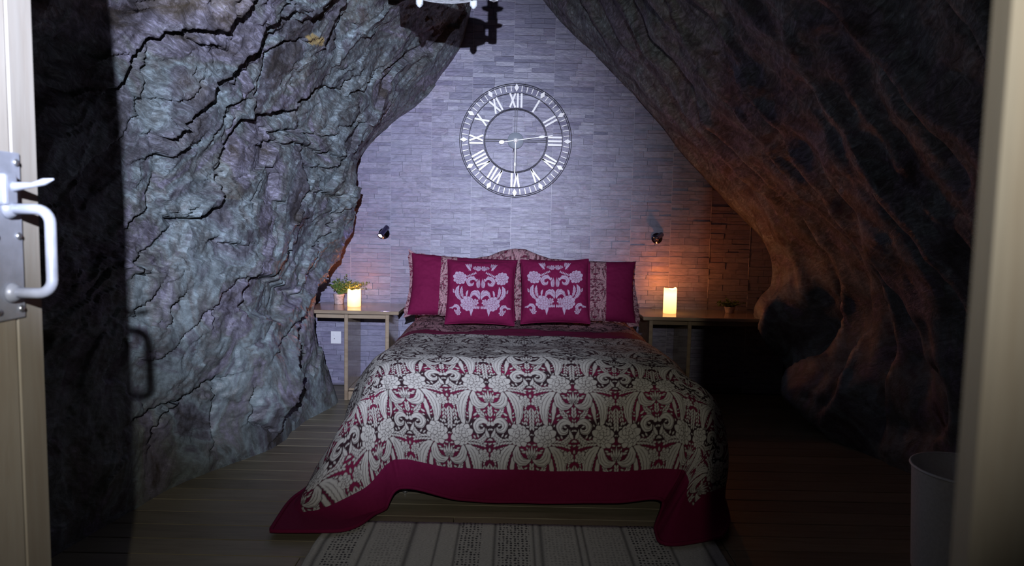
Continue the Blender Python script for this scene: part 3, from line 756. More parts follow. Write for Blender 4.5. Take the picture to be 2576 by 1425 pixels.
# ------------------------------------------------------------------ duvet
EL, ER = -0.69, 0.87
def row_top(y, z, ctr=0.0):
    zz = z
    xs_ = [-0.95, -0.90, -0.85, EL, -0.33, bx, 0.53, ER, 1.02, 1.07, 1.12]
    zs_ = [0.02, 0.16, 0.42, zz, zz + 0.03 + ctr, zz + 0.035 + ctr, zz + 0.03 + ctr, zz, 0.42, 0.16, 0.02]
    return [(a, y, b) for a, b in zip(xs_, zs_)]
A = lambda px, py, y: tuple(at_y(px, py, y))
Z0 = lambda px, py, z=0.027: tuple(at_z(px, py, z))
ctrl = [row_top(5.32, 0.655, -0.03), row_top(4.96, 0.648, -0.027), row_top(4.72, 0.645, -0.01), row_top(4.36, 0.655), row_top(4.02, 0.660, 0.005), row_top(3.70, 0.672, 0.012)]
def mid(a, b, t): return tuple(a[i] * (1 - t) + b[i] * t for i in range(3))
frx = [None] * 11
r5 = [(-0.99, 3.72, 0.012), (-0.94, 3.60, 0.17), A(893, 1020, 3.50), (-0.655, 3.48, 0.645), (-0.30, 3.45, 0.692), (bx, 3.44, 0.70), (0.50, 3.45, 0.692), (0.83, 3.48, 0.645), A(1808, 1025, 3.50), (1.06, 3.58, 0.17), (1.10, 3.66, 0.012)]
r6 = [(-1.02, 3.52, 0.012), (-0.97, 3.42, 0.13), A(880, 1085, 3.38), A(972, 1040, 3.355), A(1150, 1050, 3.33), A(1345, 1055, 3.325), A(1545, 1055, 3.33), A(1722, 1045, 3.35), A(1812, 1110, 3.33), (1.045, 3.34, 0.16), (1.08, 3.45, 0.012)]
r7 = [(-1.05, 3.30, 0.012), A(762, 1287, 3.215), A(905, 1235, 3.27), A(985, 1161, 3.335), A(1150, 1178, 3.345), A(1345, 1183, 3.345), A(1545, 1184, 3.345), A(1712, 1181, 3.34), A(1733, 1208, 3.25), A(1745, 1272, 3.17), Z0(1832, 1322, 0.03)]
r8 = [Z0(678, 1338), Z0(838, 1338), A(948, 1308, 3.23), A(1000, 1231, 3.34), A(1165, 1258, 3.355), A(1345, 1264, 3.355), A(1545, 1263, 3.35), A(1668, 1262, 3.325), Z0(1650, 1338), Z0(1700, 1371), Z0(1815, 1352)]
ctrl += [r5, r6, r7, r8]
C = np.array(ctrl, float)                                     # rows(v) x cols(u) x 3
cu = np.array([0, .13, .36, .64, 1.02, 1.42, 1.82, 2.20, 2.48, 2.71, 2.84]); cvv = np.array([-.35, .01, .25, .61, .95, 1.27, 1.56, 1.86, 2.085, 2.215])
def spline(Cc, t, T):
    """monotone-ish cubic hermite along axis 0; t knots, T samples"""
    n = len(t); h = np.diff(t); dl = np.diff(Cc, axis=0) / h.reshape(-1, *([1] * (Cc.ndim - 1)))
    m = np.zeros_like(Cc); m[0] = dl[0]; m[-1] = dl[-1]
    for i in range(1, n - 1): m[i] = (dl[i - 1] * h[i] + dl[i] * h[i - 1]) / (h[i] + h[i - 1])
    k = np.clip(np.searchsorted(t, T, side='right') - 1, 0, n - 2)
    s = ((T - t[k]) / h[k]).reshape(-1, *([1] * (Cc.ndim - 1))); hh = h[k].reshape(s.shape)
    return (2 * s ** 3 - 3 * s ** 2 + 1) * Cc[k] + (s ** 3 - 2 * s ** 2 + s) * hh * m[k] + (-2 * s ** 3 + 3 * s ** 2) * Cc[k + 1] + (s ** 3 - s ** 2) * hh * m[k + 1]
NU, NV = 900, 560
def samples(knots, n):
    return np.interp(np.linspace(0, 1, n), [0, 1], [knots[0], knots[-1]])
U = samples(cu, NU); Vv = np.concatenate([np.linspace(-0.35, 1.35, 251)[:-1], np.linspace(1.35, 2.215, NV - 250)])
G = spline(C, cvv, Vv)                                        # NV x 11 x 3
G = np.swapaxes(spline(np.swapaxes(G, 0, 1), cu, U), 0, 1)    # NV x NU x 3
UU, VV = np.meshgrid(U, Vv)
du = np.gradient(G, axis=1); dv = np.gradient(G, axis=0)
Nn = np.cross(dv, du); Nn /= np.linalg.norm(Nn, axis=-1)[..., None] + 1e-9
Nn *= np.sign((Nn * np.array([0, -0.4, 0.9])).sum(-1).mean())
front = np.clip((VV - 1.5) / 0.25, 0, 1)
wr_ = fbm(UU * 2.2, VV * 2.2, 0.5, 3) * 0.016 + fbm(UU * 7, VV * 4.5, 8.5, 3) * 0.0045
wr_ += 0.010 * np.sin(UU * 2 * math.pi / 0.36 + fbm(UU, VV, 2.0, 2) * 3) * front * 0.6
wr_ += -0.012 * np.exp(-((UU - 0.66) / 0.018) ** 2) * np.clip((VV - 1.62) / 0.1, 0, 1)       # creases at the corners
wr_ += -0.012 * np.exp(-((UU - 2.21) / 0.02) ** 2) * np.clip((VV - 1.66) / 0.1, 0, 1)
edgef = np.clip((2.215 - VV) / 0.12, 0.25, 1) * np.clip(UU / 0.1, 0.25, 1) * np.clip((2.84 - UU) / 0.1, 0.25, 1)
G = G + Nn * (wr_ * edgef)[..., None]
G[..., 2] = np.maximum(G[..., 2], 0.026)
DU0, DV0 = 0.665 + 0.104, 1.545 - 0.424 * 0.6 + 0.335 + 0.057
cr, dk = damask(UU, VV, DU0, DV0)
ph = ((VV - DV0) * TW / PER + 40 * fbm(UU * 5, VV * 5, 0.3, 2)) % 330.0            # weft colour bands: black ground, crimson ground
bandk = 1 - np.clip((ph - 20) / 25, 0, 1) * np.clip((262 - ph) / 30, 0, 1)
bandk = np.maximum(bandk, np.clip((1.60 - VV) / 0.05, 0, 1)) * 0.93
dk = np.maximum(dk * 0.9, bandk)
duv = empty('duvet', (0, 0, 0)); setp(duv, 'cream and crimson floral damask duvet draped over the bed to the floor', 'duvet')
BW = 0.13
inb = (UU < BW) | (UU > 2.84 - BW) | (VV > 2.215 - BW)
fq = grid_faces(NV, NU, True); cen = np.stack([UU, VV], -1).reshape(-1, 2)[fq].mean(1)
isb = (cen[:, 0] < BW) | (cen[:, 0] > 2.84 - BW) | (cen[:, 1] > 2.215 - BW)
stripe = (~isb) & (cen[:, 1] > 0.30) & (cen[:, 1] < 0.61)
headp = (~isb) & (cen[:, 1] <= 0.30)
def submesh(name, msk, mat, parent, attrs=True):
    f = fq[msk]; ids, inv = np.unique(f, return_inverse=True)
    return mesh(name, G.reshape(-1, 3)[ids], inv.reshape(f.shape), mat, parent, True, {'cream': cr.ravel()[ids], 'dark': dk.ravel()[ids]} if attrs else None)
submesh('patterned_panel', ~(isb | stripe | headp), M['damask'], duv)
submesh('head_panel', headp, M['damask_pink'], duv)
submesh('head_stripe', stripe, M['crimson'], duv, False)
submesh('border', isb, M['crimson'], duv, False)
# rolled hem gives the edge its thickness
hem = np.concatenate([G[:, 0], G[-1, 1:], G[::-1, -1][1:]])
hem_c = hem[::5]
tube('hem', [tuple(p + np.array([0, 0, 0.001])) for p in hem_c], 0.009, M['crimson'], duv, 6)
# underside so that the duvet is a padded body, not a sheet
Gu = (G - Nn * 0.028)[::10, ::10].copy(); Gu[..., 2] = np.maximum(Gu[..., 2], 0.018)
mesh('lining', Gu.reshape(-1, 3), grid_faces(Gu.shape[0], Gu.shape[1]), M['crimson'], duv, True)

# ------------------------------------------------------------------ pillows and cushions
def pillow(name, w_, h_, T, n=90, corner=0.05, seed=0, sag=0.02):
    s, t = np.meshgrid(np.linspace(-1, 1, n), np.linspace(-1, 1, n), indexing='ij')
    k = 1 + corner * (s * t) ** 2 - 0.04 * (1 - s ** 2) * np.abs(t) ** 3 - 0.04 * (1 - t ** 2) * np.abs(s) ** 3
    X = s * w_ / 2 * (1 - 0.05 * (1 - t ** 2) * np.abs(s) ** 3); Z = t * h_ / 2 * (1 - 0.06 * (1 - s ** 2) * np.abs(t) ** 3)
    th = T / 2 * np.clip((1 - s ** 4) * (1 - t ** 4), 0, 1) ** 0.5
    wrk = fbm(s * 2.5 + seed * 5, t * 2.5, seed + 0.5, 3) * 0.012 * np.clip((1 - s ** 8) * (1 - t ** 8), 0, 1)
    Fv = np.stack([X, -th - wrk, Z], -1); Bv = np.stack([X, th * 0.7, Z], -1)
    return s, t, Fv, Bv
def put_pillow(obj_parent, Fv, Bv, mat_front, name='cover', attrs=None, split=None):
    n = Fv.shape[0]; f = grid_faces(n, n)
    ci = np.unique(np.concatenate([np.arange(0, n, 8), [n - 1]])); Bc = Bv[np.ix_(ci, ci)]; nc = len(ci)
    v = np.concatenate([Fv.reshape(-1, 3), Bc.reshape(-1, 3)])
    fb = grid_faces(nc, nc, True) + n * n
    out = []
    if split is None:
        at_ = {k: np.concatenate([a.ravel(), np.zeros(nc * nc)]) for k, a in (attrs or {}).items()}
        out.append(mesh(name, v, np.concatenate([f, fb]), mat_front, obj_parent, True, at_))
    return out
EM = Canvas(700, 700, False)
ax = 350.0
def em_motif():
    c = EM
    for q in range(4): c.both(ax, [(150 - 8 * q, 118), (150 + 14 * q - 30, 60), (128 + 24 * q, 12 + 5 * q)], 15, 0, 0, 1, 3.5)
    flower(c, ax, 34, 92, 36, 7, 0.4); flower(c, ax, 78, 84, 24, 6, 0.1)
    for k in range(7): c.both(ax, [(60 + 17 * k, 160 + 7 * k), (66 + 18 * k, 146 + 7 * k), (70 + 18 * k, 128 + 8 * k)], 7, 0, 0, 0, 2.5)
    flower(c, ax, 257, 209, 84, 10, 0.3)
    scroll(c, ax, 112, 262, 58)
    for k in range(4): c.both(ax, [(20 + 6 * k, 330), (10 + 12 * k, 280), (22 + 9 * k, 215 + 12 * k)], 8, 0, 0, 0, 3)
    c.both(ax, [(262, 300), (320, 370), (280, 450), (190, 490)], 30, 6, 0.18, 2, 5)
    c.both(ax, [(225, 310), (245, 370), (225, 430), (185, 470)], 20, 5, 0.18, 2, 4)
    c.both(ax, [(12, 470), (22, 350), (120, 370), (118, 470)], 34, 6, 0.15, 2, 5)
    c.both(ax, [(10, 420), (14, 372), (46, 352)], 11, 0, 0, 0, 3)
    c.both(ax, [(150, 360), (175, 400), (160, 450)], 13, 4, 0.2, 0, 3)
    flower(c, ax, 149, 517, 90, 10, 0.1); flower(c, ax, 60, 500, 40, 7, 0.2)
    c.both(ax, [(88, 560), (112, 600), (104, 665)], 17, 0, 0, 1, 3)
    scroll(c, ax, 292, 578, 46, -1); flower(c, ax, 262, 620, 34, 6)
    for k in range(3): c.both(ax, [(322, 360 + 14 * k), (336, 352 + 8 * k), (346, 334 + 14 * k)], 6, 0, 0, 0, 2.5)
    for k in range(5): c.both(ax, [(20 + 20 * k, 575), (10 + 18 * k, 560), (16 + 16 * k, 535)], 8, 0, 0, 0, 2.5)
em_motif()
def cushion(loc, rx, rz, label, seed, ry=0.0):
    e = empty('cushion', loc, 0); e.rotation_euler = (rx, ry, rz)
    setp(e, label, 'cushion', 'embroidered crimson cushions on the bed')
    s, t, Fv, Bv = pillow('c', 0.475, 0.46, 0.14, 250, 0.05, seed)
    Xp = 350 + s * 350 * 1.20; Yp = 350 - t * 350 * 1.10
    inside = (np.abs(s) < 0.9) & (np.abs(t) < 0.92)
    c = sample(EM.c, Xp, Yp, False) * inside; d = sample(EM.d, Xp, Yp, False) * inside
    v = np.concatenate([Fv, Bv]); put_pillow(e, Fv, Bv, M['embroid'], 'cover', {'cream': c, 'dark': d * 0.0})
    bm = bmesh.new()
    b = np.concatenate([Fv[:, 0], Fv[-1, 1:], Fv[::-1, -1][1:], Fv[0, ::-1][1:-1]])[::4]
    add_tube(bm, [tuple(p) for p in b], 0.004, 5, True); bm_obj('piping', bm, M['crimson'], e, True)
    return e
def bottom_on(px, py, y, h_, rx):
    q = at_y(px, py, y); return q
tl1 = math.radians(-20)
q = at_y(1209, 736, 4.93); cushion(q, tl1, 0.03, 'crimson cushion with lilac floral embroidery next to the patterned-edge pillow by the lit reading lamp', 1, 0.01)
q = at_y(1396, 733, 4.93); cushion(q, tl1, -0.03, 'crimson cushion with lilac floral embroidery, its corner raised, by the tall candle', 2, -0.03)
def big_pillow(loc, rx, rz, label, seed, bandside, frill_side, ry=0):
    e = empty('pillow', loc); e.rotation_euler = (rx, ry, rz)
    setp(e, label, 'pillow', 'crimson pillows against the headboard')
    W_, H_ = 0.78, 0.46
    s, t, Fv, Bv = pillow('p', W_, H_, 0.17, 130, 0.04, seed)
    n = Fv.shape[0]; f = grid_faces(n, n); sc = s.ravel()[f].mean(1) * bandside
    v = np.concatenate([Fv.reshape(-1, 3), Bv.reshape(-1, 3)])
    band = (sc > 0.14) & (sc < 0.44)
    cr_, dk_ = damask(Fv[..., 0], Fv[..., 2], 0.11 * bandside * 2, 0.03, 0.6)
    fb = grid_faces(n, n, True) + n * n
    mesh('cover', v, np.concatenate([f[~band], fb]), M['crimson'], e, True)
    ids, inv = np.unique(f[band], return_inverse=True)
    vv = Fv.reshape(-1, 3)[ids].copy(); vv[:, 1] -= 0.002
    mesh('patterned_band', vv, inv.reshape(-1, 4), M['damask_pink'], e, True, {'cream': cr_.ravel()[ids], 'dark': dk_.ravel()[ids]})
    # frill around the outer short side and a little of the long sides
    b = np.concatenate([Fv[:, 0], Fv[-1, 1:], Fv[::-1, -1][1:], Fv[0, ::-1][1:-1]]); m = len(b)
    cen_ = b.mean(0); R = 5; fr = np.zeros((m, R, 3))
    ang = np.arange(m) * 2 * math.pi / 13
    dirv = (b - cen_) / (np.linalg.norm(b - cen_, axis=1)[:, None])
    # outward direction from the rectangle sides
    ow = np.stack([np.sign(b[:, 0]) * (np.abs(b[:, 0]) > W_ / 2 * 0.9), 0 * b[:, 0], np.sign(b[:, 2]) * (np.abs(b[:, 2]) > H_ / 2 * 0.88)], -1).astype(float)
    ow /= np.linalg.norm(ow, axis=1)[:, None] + 1e-6
    side = np.clip((b[:, 0] * bandside / (W_ / 2) - (0.80 if frill_side > 0 else 0.9)) / 0.1, 0.12, 1) * np.where(frill_side > 0, np.clip(0.6 - b[:, 2] / (H_ / 2), 0.15, 1), 1.0)
    ow *= side[:, None]
    for r in range(R):
        q_ = r / (R - 1)
        fr[:, r] = b + ow * (0.034 * q_) + np.array([0, 1, 0]) * (0.010 * q_ * np.sin(ang))[:, None]
    idx = np.arange(m)
    ff = np.concatenate([np.stack([idx * R + r, ((idx + 1) % m) * R + r, ((idx + 1) % m) * R + r + 1, idx * R + r + 1], -1) for r in range(R - 1)])
    cr_, dk_ = damask(fr[..., 0], fr[..., 2], 0, 0, 0.5)
    mesh('frill', fr.reshape(-1, 3), ff, M['damask_pink'], e, True, {'cream': cr_, 'dark': dk_})
    return e
q = at_y(1166, 722, 5.16); big_pillow(q, math.radians(-20), 0.10, 'crimson pillow with a frilled patterned edge on the side of the potted plant', 3, -1, -1, 0.05)
q = at_y(1463, 732, 5.16); big_pillow(q, math.radians(-20), -0.06, 'crimson pillow with a wide patterned band on the side of the tall candle', 4, 1, 1, 0.0)

# ------------------------------------------------------------------ bedside tables
TZ = 0.70
def table(name, x0, x1, y0, y1, posts, label, shelf):
    e = empty(name, ((x0 + x1) / 2, (y0 + y1) / 2, 0)); setp(e, label, 'table', 'built-in bedside tables')
    cx, cy = e.location.x, e.location.y
    box('table_top', (0, 0, TZ - 0.014), (x1 - x0, y1 - y0, 0.028), M['table'], e, 0.007, seg=2)
    for px_ in posts:
        box('side_panel', (px_ - cx, 0.01, (TZ - 0.03) / 2), (0.028, y1 - y0 - 0.07, TZ - 0.03), M['table'], e, 0.003)
    a, b = posts
    box('plinth', ((a + b) / 2 - cx, -(y1 - y0) / 2 + 0.06, 0.035), (abs(b - a) - 0.03, 0.02, 0.068), M['table'], e, 0.003)
    box('bottom_shelf', ((a + b) / 2 - cx, 0.02, 0.08), (abs(b - a) - 0.03, y1 - y0 - 0.11, 0.018), M['table'], e, 0.002)
    box('cleat', (0, -(y1 - y0) / 2 + 0.08, TZ - 0.05), (x1 - x0 - 0.16, 0.03, 0.036), M['table'], e, 0.002)
    return e
YF, YB = 5.33, 5.855
tx0, tx1 = at_y(762, 786, YF)[0], at_y(1003, 797, YF)[0]
table('bedside_table', tx0, tx1, YF, YB, (at_y(867, 900, YF)[0], at_y(971, 850, YF)[0]), 'pine bedside table beside the rock, carrying the short candle and a pot plant', True)
ux0, ux1 = at_y(1618, 810, YF)[0], at_y(1940, 812, YF)[0]
table('bedside_table', ux0, ux1, YF, YB, (at_y(1640, 850, YF)[0], at_y(1738, 850, YF)[0]), 'long pine bedside table carrying the tall candle under the unlit reading lamp', True)

# ------------------------------------------------------------------ candles
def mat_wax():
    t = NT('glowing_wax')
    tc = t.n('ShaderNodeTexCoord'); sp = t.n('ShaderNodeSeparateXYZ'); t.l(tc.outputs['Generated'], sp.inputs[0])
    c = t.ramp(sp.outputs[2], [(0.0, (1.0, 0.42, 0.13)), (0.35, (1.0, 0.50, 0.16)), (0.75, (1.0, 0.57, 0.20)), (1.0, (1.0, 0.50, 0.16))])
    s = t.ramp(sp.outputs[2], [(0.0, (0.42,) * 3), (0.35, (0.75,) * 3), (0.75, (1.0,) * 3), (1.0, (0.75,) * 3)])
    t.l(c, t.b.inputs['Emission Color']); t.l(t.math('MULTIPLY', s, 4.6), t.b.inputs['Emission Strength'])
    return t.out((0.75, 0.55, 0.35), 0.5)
M['wax'] = mat_wax(); M['flame'] = mat_simple('flame_bulb', (1, 0.6, 0.2), 0.4)
fb_ = M['flame'].node_tree.nodes['Principled BSDF']; fb_.inputs['Emission Color'].default_value = (1, 0.5, 0.15, 1); fb_.inputs['Emission Strength'].default_value = 4
def candle(px, py_base, y, hpx, r, label, energy):
    q = at_y(px, py_base, y); hh = hpx / F_PX * y
    e = empty('pillar_candle', (q[0], y, TZ)); setp(e, label, 'candle', 'glowing pillar candles')
    jit = lambda a, rr_, zz_: (0.006 * math.sin(a * 2 + 1) + 0.003 * math.sin(a * 5)) * (1 if zz_ > hh * 0.8 else 0)
    lathe('wax', [(r * 0.97, 0), (r, 0.004), (r, hh * 0.4), (r * 0.995, hh * 0.75), (r * 0.985, hh - 0.004), (r * 0.9, hh), (r * 0.8, hh - 0.006), (r * 0.7, hh - 0.02), (0.0, hh - 0.024)], (0, 0, 0), M['wax'], e, 36, jit=jit)
    lathe('flame', [(0.004, 0), (0.0065, 0.006), (0.005, 0.014), (0.0, 0.024)], (0, 0, hh - 0.024), M['flame'], e, 12)
    l = bpy.data.lights.new('candle_light', 'POINT'); l.energy = energy; l.color = (1.0, 0.24, 0.045); l.shadow_soft_size = 0.02
    lo = bpy.data.objects.new('candle_light', l); col.objects.link(lo); lo.parent = e; lo.location = (0, 0, hh + 0.017)
    return e
candle(891, 770, 5.60, 42, 0.052, 'short glowing cream pillar candle beside the leafy pot plant', 2.2)
candle(1684, 792, 5.58, 63, 0.051, 'tall glowing cream pillar candle on the long bedside table', 5.0)

# ------------------------------------------------------------------ pot plants
def plant(x, y, label, pot_h, pot_r, nst, spread, hgt, seed, lean=(0, 0)):
    r_ = random.Random(seed)
    e = empty('pot_plant', (x, y, TZ)); setp(e, label, 'pot plant', 'small pot plants on the bedside tables')
    pt_ = lathe('pot', [(pot_r * 0.75, 0), (pot_r * 0.8, 0.004), (pot_r, pot_h - 0.012), (pot_r * 1.06, pot_h - 0.01), (pot_r * 1.06, pot_h), (pot_r * 0.92, pot_h), (pot_r * 0.9, pot_h - 0.02), (0, pot_h - 0.02)], (0, 0, 0), M['pot'], e, 20)
    lathe('soil', [(pot_r * 0.88, pot_h - 0.019), (pot_r * 0.5, pot_h - 0.012), (0, pot_h - 0.010)], (0, 0, 0), M['soil'], pt_, 14)
    bs, bl = bmesh.new(), bmesh.new()
    for k in range(nst):
        a = r_.uniform(0, 6.28); sp = spread * math.sqrt(r_.random()); h = hgt * r_.uniform(0.6, 1.0) * (1 - 0.35 * sp / spread)
        x1, y1 = sp * math.cos(a) + lean[0], min(sp * math.sin(a) * 0.6 + lean[1], 0.11)
        P3 = [(0.3 * x1 * t * 0 + x1 * t ** 1.4, y1 * t ** 1.4, pot_h - 0.015 + (h) * t - 0.02 * t * t) for t in (0, .33, .66, 1)]
        add_tube(bs, P3, 0.0012, 4)
        for q_ in range(11):
            t = r_.uniform(0.35, 1.05); c = Vector((x1 * t ** 1.4, y1 * t ** 1.4, pot_h - 0.015 + h * t - 0.02 * t * t))
            d = Vector((r_.uniform(-1, 1), r_.uniform(-1, 1), r_.uniform(-0.4, 0.8))).normalized(); sd = d.orthogonal().normalized()
            L, Wd = r_.uniform(0.012, 0.022), r_.uniform(0.004, 0.007)
            up_ = d.cross(sd) * 0.002
            vs4 = [bl.verts.new(c), bl.verts.new(c + d * L * .5 + sd * Wd + up_), bl.verts.new(c + d * L), bl.verts.new(c + d * L * .5 - sd * Wd + up_)]
            bl.faces.new((vs4[0], vs4[1], vs4[2])); bl.faces.new((vs4[0], vs4[2], vs4[3]))
    bm_obj('stems', bs, M['leaf'], e); f_ = bm_obj('foliage', bl, M['leaf'], e); f_['kind'] = 'stuff'
    return e
q = at_y(851, 758, 5.70); plant(q[0], 5.72, 'leafy green plant in a small speckled pot beside the rock', 0.082, 0.042, 70, 0.17, 0.20, 11, (0.07, 0))
q = at_y(1836, 770, 5.68); plant(q[0], 5.68, 'dark leafy plant in shadow on the long bedside table', 0.05, 0.04, 34, 0.13, 0.11, 23)

# ------------------------------------------------------------------ wall socket
q = at_y(846, 849, WALL_Y)
sk = empty('wall_socket', (q[0], WALL_Y - 0.004, q[2])); setp(sk, 'white wall socket plate under the bedside table', 'socket')
box('plate', (0, -0.006, 0), (0.085, 0.01, 0.105), M['white'], sk, 0.003)
box('rocker', (-0.014, -0.012, 0.025), (0.014, 0.004, 0.022), M['white'], sk, 0.001)
lathe('screw', [(0.0035, 0), (0.0035, 0.002), (0, 0.002)], (-0.012, -0.011, -0.01), M['black'], sk, 8, Matrix.Rotation(math.pi / 2, 3, 'X'))

# ------------------------------------------------------------------ reading lamps
def mat_led():
    t = NT('led_lens'); t.b.inputs['Emission Color'].default_value = (0.80, 0.82, 1, 1); t.b.inputs['Emission Strength'].default_value = 14
    return t.out((0.9, 0.9, 1), 0.3)
M['led'] = mat_led(); M['lens'] = mat_simple('dark_lens', (0.05, 0.05, 0.06), 0.08)
def lamp(px, py, tilt, label, on):
    q = at_y(px, py, WALL_Y)
    e = empty('reading_lamp', (q[0], WALL_Y - 0.006, q[2])); setp(e, label, 'wall lamp', 'small swivel reading lamps on the panelled wall')
    RX = Matrix.Rotation(math.pi / 2, 3, 'X')
    lathe('mount', [(0.045, 0), (0.045, 0.008), (0.041, 0.012), (0.012, 0.013), (0.010, 0.04), (0, 0.04)], (0, 0, 0), M['chrome'], e, 28, RX)
    bd = Vector(tilt).normalized(); R = bd.to_track_quat('-Z', 'Y').to_matrix()
    c = Vector((0, -0.052, 0.012)) - bd * 0.012
    hd = lathe('lamp_head', [(0.019, 0.055), (0.0215, 0.05), (0.0215, -0.045), (0.024, -0.05), (0.024, -0.06), (0.019, -0.06), (0.017, -0.052), (0, -0.052)][::-1], c, M['chrome'], e, 24, R)
    lathe('lens', [(0.0, -0.0575), (0.016, -0.0575), (0.016, -0.0545), (0, -0.0545)], c, M['led'] if on else M['lens'], hd, 16, R)
    if on:
        l = bpy.data.lights.new('reading_light', 'SPOT'); l.energy = 5; l.color = (0.42, 0.30, 1.0); l.spot_size = math.radians(110); l.spot_blend = 1.0; l.shadow_soft_size = 0.012
        lo = bpy.data.objects.new('reading_light', l); col.objects.link(lo); lo.parent = e
        p = c + R @ Vector((0, 0, -0.066)); lo.location = p
        lo.rotation_euler = bd.to_track_quat('-Z', 'Y').to_euler()
    return e
lamp(967, 588, (-0.38, -0.66, -0.62), 'lit chrome reading lamp with a bluish glow on the panelled wall', True)
lamp(1652, 600, (-0.55, -0.75, -0.30), 'unlit dark chrome reading lamp on the wall above the tall candle', False)

# ------------------------------------------------------------------ wall clock
q = at_y(1297, 355, WALL_Y)
ck = empty('wall_clock', (q[0], WALL_Y - 0.004, q[2])); setp(ck, 'large round skeleton clock with white Roman numerals on the panelled wall', 'clock')
RC = 0.452
def ringt(name, r, th, y):
    return tube(name, [(r * math.cos(2 * math.pi * k / 96), y, r * math.sin(2 * math.pi * k / 96)) for k in range(96)], th, M['black'], ck, 6, True)
ringt('outer_ring', RC, 0.0026, -0.022); ringt('rim_ring', RC * 0.972, 0.0022, -0.022)
ringt('chapter_ring', RC * 0.835, 0.0026, -0.022); ringt('inner_ring', RC * 0.565, 0.0026, -0.022)
ringt('inner_ring', RC * 0.548, 0.0022, -0.022)
def bar(bm, p0, p1, wd, y0=-0.033, th=0.006):
    (x0, z0), (x1, z1) = p0, p1; d = Vector((x1 - x0, 0, z1 - z0)); L = d.length; d.normalize()
    nrm = Vector((-d.z, 0, d.x)) * wd / 2; f = []
    for yy in (y0, y0 + th):
        f.append([bm.verts.new(Vector((x0, yy, z0)) + nrm), bm.verts.new(Vector((x0, yy, z0)) - nrm), bm.verts.new(Vector((x1, yy, z1)) - nrm), bm.verts.new(Vector((x1, yy, z1)) + nrm)])
    a, b = f
    bm.faces.new(a); bm.faces.new(b[::-1])
    for k in range(4): bm.faces.new((a[k], a[(k + 1) % 4], b[(k + 1) % 4], b[k])[::-1])
NUM = ['XII', 'I', 'II', 'III', 'IV', 'V', 'VI', 'VII', 'VIII', 'IX', 'X', 'XI']
r0, r1 = RC * 0.578, RC * 0.825
for h, s in enumerate(NUM):
    a = math.radians(90 - 30 * h); er = (math.cos(a), math.sin(a)); et = (math.sin(a), -math.cos(a))   # et = reading direction
    wd = {'I': 0.030, 'V': 0.052, 'X': 0.052}; tot = sum(wd[c] for c in s); x = -tot / 2
    bm = bmesh.new()
    pt = lambda xx, rr_: (er[0] * rr_ + et[0] * xx, er[1] * rr_ + et[1] * xx)
    for c in s:
        w_ = wd[c]; m = x + w_ / 2
        if c == 'I': bar(bm, pt(m, r0), pt(m, r1), 0.0150)
        elif c == 'V': bar(bm, pt(m, r0), pt(m - w_ * 0.38, r1), 0.0150); bar(bm, pt(m, r0), pt(m + w_ * 0.38, r1), 0.0135)
        else: bar(bm, pt(m - w_ * 0.42, r0), pt(m + w_ * 0.42, r1), 0.0140); bar(bm, pt(m + w_ * 0.42, r0), pt(m - w_ * 0.42, r1), 0.0150, -0.0335)
        x += w_
    bm_obj('numeral', bm, M['clockwhite'], ck)
    bm = bmesh.new(); rm = RC * 0.925
    dv_ = [pt(0, rm - 0.032), pt(0.0185, rm), pt(0, rm + 0.032), pt(-0.0185, rm)]
    top = [bm.verts.new((p[0], -0.034, p[1])) for p in dv_]; bot = [bm.verts.new((p[0], -0.024, p[1])) for p in dv_]
    bm.faces.new(top); bm.faces.new(bot[::-1])
    for k in range(4): bm.faces.new((top[k], top[(k + 1) % 4], bot[(k + 1) % 4], bot[k])[::-1])
    bmesh.ops.recalc_face_normals(bm, faces=bm.faces); bm_obj('diamond_marker', bm, M['clockwhite'], ck)
    for k in range(1, 5):
        aa = a - math.radians(6 * k); bm = bmesh.new()
        bar(bm, (math.cos(aa) * RC * 0.862, math.sin(aa) * RC * 0.862), (math.cos(aa) * RC * 0.962, math.sin(aa) * RC * 0.962), 0.0062, -0.030, 0.005)
        bm_obj('minute_mark', bm, M['clockwhite'], ck)
for k in range(4):
    a = math.pi / 2 * k; bm = bmesh.new()
    for o_ in (-0.008, 0.008):
        bar(bm, (math.cos(a) * 0.05 - math.sin(a) * o_, math.sin(a) * 0.05 + math.cos(a) * o_), (math.cos(a) * RC * 0.56 - math.sin(a) * o_, math.sin(a) * RC * 0.56 + math.cos(a) * o_), 0.005, -0.026, 0.006)
    bm_obj('spoke', bm, M['black'], ck)
lathe('movement_disc', [(0.066, 0.0), (0.066, 0.028), (0.062, 0.031), (0, 0.031)], (0, 0, 0), M['clockgrey'], ck, 36, Matrix.Rotation(math.pi / 2, 3, 'X'))
def hand2(name, ang, length, tail, spades, y):
    a = math.radians(ang); c, s = math.cos(a), math.sin(a); bm = bmesh.new()
    bar(bm, (-c * tail, -s * tail), (c * length, s * length), 0.0058, y, 0.003)
    for r, lx, wx in spades:
        ring_ = []
        for k in range(16):
            t = 2 * math.pi * k / 16; u_, v_ = r + lx * math.cos(t), wx * math.sin(t)
            ring_.append((c * u_ - s * v_, s * u_ + c * v_))
        f0 = [bm.verts.new((p[0], y - 0.001, p[1])) for p in ring_]; f1 = [bm.verts.new((p[0], y + 0.003, p[1])) for p in ring_]
        bm.faces.new(f0); bm.faces.new(f1[::-1])
        for k in range(16): bm.faces.new((f0[k], f0[(k + 1) % 16], f1[(k + 1) % 16], f1[k])[::-1])
    return bm_obj(name, bm, M['clockwhite'], ck)
hand2('minute_hand', 8.5, 0.30, 0.10, [(0.213, 0.026, 0.011), (-0.113, 0.022, 0.016)], -0.046)
hand2('hour_hand', -90.5, 0.265, 0.0, [(0.19, 0.02, 0.006)], -0.042)
